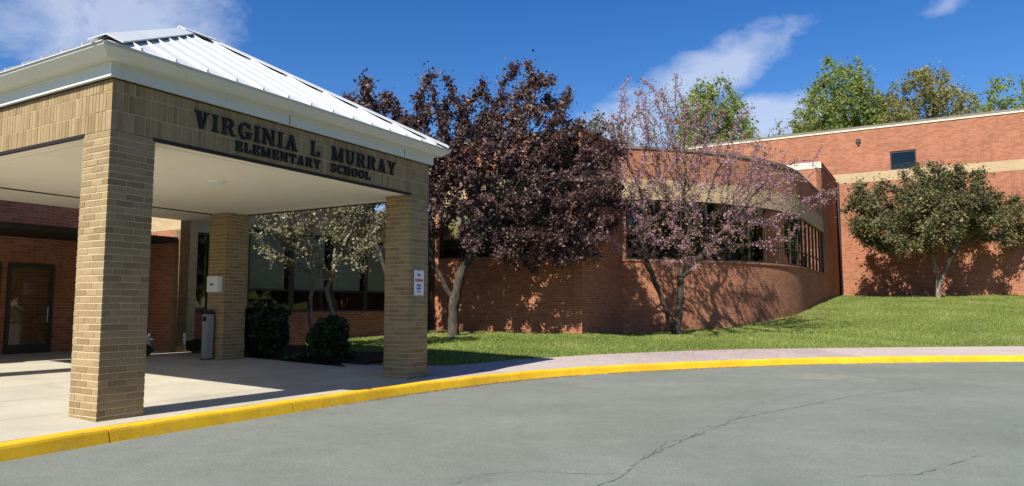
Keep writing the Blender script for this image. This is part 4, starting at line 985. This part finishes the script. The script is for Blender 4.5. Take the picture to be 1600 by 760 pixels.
def trees():
    # purple plum in front of the straight wing
    b = (-2.15, 26.3, gz(-2.15, 26.3)-.03)
    t0 = path(b, (-2.1,26.25,1.5), (-1.95,26.2,2.4), (-1.5,26,3.4), (-.6,25.6,4.6))
    tree('plum_tree', 'large dark purple leaved plum tree in front of red brick wall', 'tree', b,
         [(.1,25.2,5.8,3.2,1.7,2.9),(.65,25.2,7.9,1.75,1.3,2.1),(-2.6,25.4,7.6,1.6,1.3,2.1),(2.4,24.8,4.9,1.6,1.3,1.8),(-.8,25.3,7.6,1.6,1.2,1.9),(-2.0,25.5,5.4,1.3,1.1,1.5),(.7,24.9,3.75,2.5,1.0,1.0)], 2200,
         [t0, [5]+path((-2.3,26.2,2.0),(-2.9,26.1,3.2),(-3.1,25.8,4.6))], 80000, .068, M['plum'], M['bark'], spread=.12, gaps=.28, rough=.24, tone=(.47, .27), seed=8, step=.2, kill=.3, maxr=.27, hollow=.45, expo=1.95, thick=1.5)
    b = (-4.0, 25.2, gz(-4.0, 25.2)-.03)
    tree('plum_tree', 'smaller purple leaved tree rising behind the white canopy roof', 'tree', b,
         [(-4.9,25.1,6.6,1.9,1.5,2.6),(-4.95,25.1,8.0,1.0,1.0,1.65),(-3.4,25,6.2,1.3,1.2,1.9),(-6.0,25.1,7.0,1.1,1,1.5)], 520, [path(b,(-4.1,25.2,1.7),(-4.6,25.1,3.4))], 19000, .08, M['plum'], M['bark'], spread=.14, gaps=.4, rough=.34, tone=(.48,.25), seed=14, maxr=.2, expo=2, thick=1.3)
    # flowering redbud, two stems
    b = (6.35, 28.2, gz(6.35, 28.2)-.04)
    t0 = path(b, (6.5,28.15,1.5), (6.55,28.1,2.6), (6.75,27.9,3.6), (6.9,27.7,4.6))
    tree('redbud_tree', 'pink flowering tree with sparse twigs and two grey stems by curved wall', 'tree', b,
         [(6.6,27.0,5.7,3.3,2.2,2.7),(5.4,27.2,7.9,2.1,1.8,2.2),(9.5,27.4,6.3,2.1,1.8,1.9),(4.0,26.3,5.2,1.6,1.6,2.0),(7.6,27.1,8.2,1.5,1.4,1.6),(5.2,27.3,9.4,1.5,1.2,1.3),(3.6,27,7.8,1.3,1.2,1.5)], 2300,
         [t0, [0]+path((6.2,28.15,.9),(5.7,28.0,2.0),(5.2,27.8,3.2),(5.0,27.6,4.2)), [8]+path((7.0,28.0,3.0),(7.9,27.8,4.2))], 32000, .036, M['redbud'], M['bark'], tip=.0046, step=.17, kill=.25, spread=.055, gaps=.2, rough=.34, tone=(.5,.27), along=True, seed=21, hollow=.1, maxr=.2, expo=1.78, thick=1.0, extra=(13000, .042, .13, M['redleaf']))
    # small olive tree by the tall wall
    b = (25.3, 43.0, gz(25.3, 43.0)-.04)
    tree('ornamental_tree', 'dense dull green tree on the grass bank by tall brick wall', 'tree', b,
         [(24.7,43,7.1,3.6,2.4,2.2),(26.6,43,8.4,2.4,2,2.1),(22.1,43,6.2,1.8,1.7,1.4),(28.6,43,6.8,2.4,2,2),(23.4,43,5.5,2.3,1.8,1.1)], 1400,
         [path(b,(25.3,43,3.4),(25.0,43,4.8)), [2]+path((25.9,43,3.8),(26.6,43,5.2))], 62000, .09, M['olive'], M['bark_pale'], spread=.2, gaps=.5, rough=.34, tone=(.5,.27), seed=33, step=.26, kill=.38, maxr=.2, hollow=.4, expo=2, thick=1.3)
    # white dogwood between canopy and front
    b = (-5.85, 21.4, gz(-5.85, 21.4)-.02)
    tree('dogwood_tree', 'pale blossoming tree with slim stems behind canopy, against dark windows', 'tree', b,
         [(-5.5,21.2,4.0,1.9,1.3,1.35),(-4.5,21.0,3.9,1.2,1.1,1.2),(-6.9,21.3,3.8,1.0,1,1.1),(-5.6,21.1,5.1,1.5,1.2,.9)], 750,
         [path(b,(-5.95,21.4,1.2),(-5.9,21.35,2.0),(-6.0,21.3,2.8)), [0]+path((-5.6,21.35,.7),(-5.25,21.3,1.3),(-5.45,21.25,2.0),(-5.2,21.2,2.7))], 12500, .055, M['dogwood'], M['bark_pale'], expo=2.0, thick=1.25, tip=.0055, step=.16, kill=.24, infl=1.2, spread=.09, gaps=.3, tone=(.52,.27), seed=41, maxr=.075)
    # trees beyond the roofs
    def far(px, top, hw, d, zb, lab, mat, n, seed, low=None, size=.42, bark='bark', tone=(.5,.25), gaps=.35):
        x = (px-800)/1129*d; zt = CAM_Z+(479-top)*d/1129; w = hw*d/1129; bz = zb; hh = (zt-(low if low else zb+5)); zc = zt-hh/2
        b_ = (x, d, bz)
        return tree('broadleaf_tree', lab, 'tree', b_, [(x,d,zc,w,w*.8,hh/2),(x-w*.45,d,zc-hh*.16,w*.6,w*.6,hh*.28),(x+w*.45,d,zc-hh*.12,w*.6,w*.6,hh*.3)], 1000, [path(b_,(x,d,bz+(zc-bz)*.55))], n, size, mat, M[bark], tip=.02, step=.55, infl=5, kill=.62, spread=.34, gaps=gaps, rough=.16, tone=tone, group='trees beyond the school roofs', seed=seed, hollow=.4, maxr=.45, k=5)
    far(1120, 118, 64, 72, 2, 'round light green tree above the curved wall, behind the pink blossom', M['spring'], 24000, 51, 13, .15)
    far(1328, 86, 74, 76, 2, 'tallest bright green tree rising over the tall brick wall', M['spring'], 34000, 52, 14, .16)
    far(1462, 96, 80, 72, 2, 'yellow-green tree over the roof at the right, above the high window', M['spring2'], 26000, 53, 14, .15)
    far(1392, 150, 46, 80, 2, 'dark evergreen tree between two taller trees over the hall roof', M['deep'], 15000, 54, 12, .17)
    far(1245, 175, 60, 78, 2, 'thin spring tree low over the roof left of tallest green tree', M['spring2'], 6500, 55, 11, .14)
    far(940, 165, 62, 66, 1, 'thin dark green tree between the purple tree and the pink blossom', M['deep'], 8000, 56, 8, .15)
    far(1040, 150, 60, 80, 1, 'sparse bare-looking tree behind the pink blossom', M['spring2'], 4000, 57, 9, .14)
    far(1570, 120, 70, 80, 2, 'green tree at the far right end over the hall roof', M['spring'], 22000, 58, 12, .16)
trees()
def shrub(name, label, p, r, n, size, mat, seed, tone=(.4,.22), top=None, stems=6):
    root = empty(name, p); tag(root, label, 'shrub'); p = np.array(p)
    d = RNG.normal(size=(n*2, 3)); d /= np.linalg.norm(d, axis=1)[:,None]; d = d[d[:,2] > -.75][:n]; rr = (.45+.55*RNG.random(len(d)))**.6
    P = np.array([0, 0, r[2]*.98])+d*rr[:,None]*(1+.16*lumps(d*2.5, 1.8, seed))[:,None]*np.array(r); P = P[P[:,2] > .03]
    tn = np.clip(tone[0]+RNG.normal(0, tone[1], len(P)), 0, 1)
    link('foliage', fast_mesh('foliage', leaves_arr(P, size), 4, mat, tn), root)
    m = MB()
    for k in range(stems):
        a = 6.28*k/stems+.4; m.tube([(.05*math.cos(a), .05*math.sin(a), -.05), (r[0]*.3*math.cos(a), r[1]*.3*math.sin(a), r[2]*.7), (r[0]*.6*math.cos(a+.3), r[1]*.6*math.sin(a+.3), r[2]*1.4)], [.02, .014, .006], 5)
    m.build('stem', M['bark'], root)
    if top:
        q = P[P[:,2] > r[2]*1.62]; q = q[RNG.choice(len(q), top)]+np.array([0, 0, .06]); link('new_growth', fast_mesh('new_growth', leaves_arr(q, size*1.2), 4, M['shrub_new'], RNG.random(len(q))), root)['kind'] = 'stuff'
def shrubs():
    p = loc(7.9, 3.7); shrub('round_shrub', 'round clipped dark green shrub at the pavement corner of the bed', (p.x, p.y, .04), (.5,.5,.60), 9000, .05, M['shrub'], 61)
    p = loc(8.0, 6.15); shrub('broad_shrub', 'broad dark shrub with pale tips beside the rear brick column', (p.x, p.y, .1), (.60,.72,.80), 12000, .06, M['shrub'], 62, top=420)
    p = loc(5.6, 8.05); shrub('low_plant', 'low leafy plant around the left pinwheel by entrance wall', (p.x, p.y, .24), (.38,.2,.17), 900, .05, M['shrub'], 63, (.7,.25), stems=4)
    p = loc(7.2, 7.9); shrub('low_plant', 'low leafy plant behind the right pinwheel below narrow window', (p.x, p.y, .24), (.32,.2,.2), 900, .05, M['shrub'], 64, (.7,.25), stems=4)
    for i, (u, v, lab) in enumerate(((7.9, 4.8, 'low ground cover clump between the two dark shrubs'), (9.0, 4.3, 'low ground cover clump behind the round clipped shrub'))):
        p = loc(u, v); shrub('ground_cover_plant', lab, (p.x, p.y, max(gz(p.x, p.y), .02)+.05), (.4,.4,.11), 1500, .045, M['shrub'], 70+i, (.6,.25), stems=4)
shrubs()

# ------------------------------------------------------------------ the wood across the road, behind the camera's right shoulder (seen mirrored in the glass)
def woods():
    P = []
    for k in range(26):
        a = R(62+k*5.2)+RNG.normal(0, .03); d = RNG.uniform(46, 60); c = np.array([math.sin(a)*d+4, math.cos(a)*d+6, 0]); h = RNG.uniform(11, 19); w = RNG.uniform(3.2, 5.5)
        q = RNG.normal(size=(1500, 3)); q /= np.linalg.norm(q, axis=1)[:,None]; q *= (RNG.random((1500, 1))**.4)*(1+.25*lumps(q*2, 1.5, k))[:,None]
        P.append(c+np.array([0, 0, h*.56])+q*np.array([w, w, h*.46]))
    P = np.vstack(P); tn = np.clip(.4+.2*lumps(P, .5, 3)+RNG.normal(0, .2, len(P)), 0, 1)
    tag(link('woods', fast_mesh('woods', leaves_arr(P, .8), 4, M['spring2'], tn)), 'belt of spring woodland across the road from the school', 'woodland', kind='stuff')
woods()
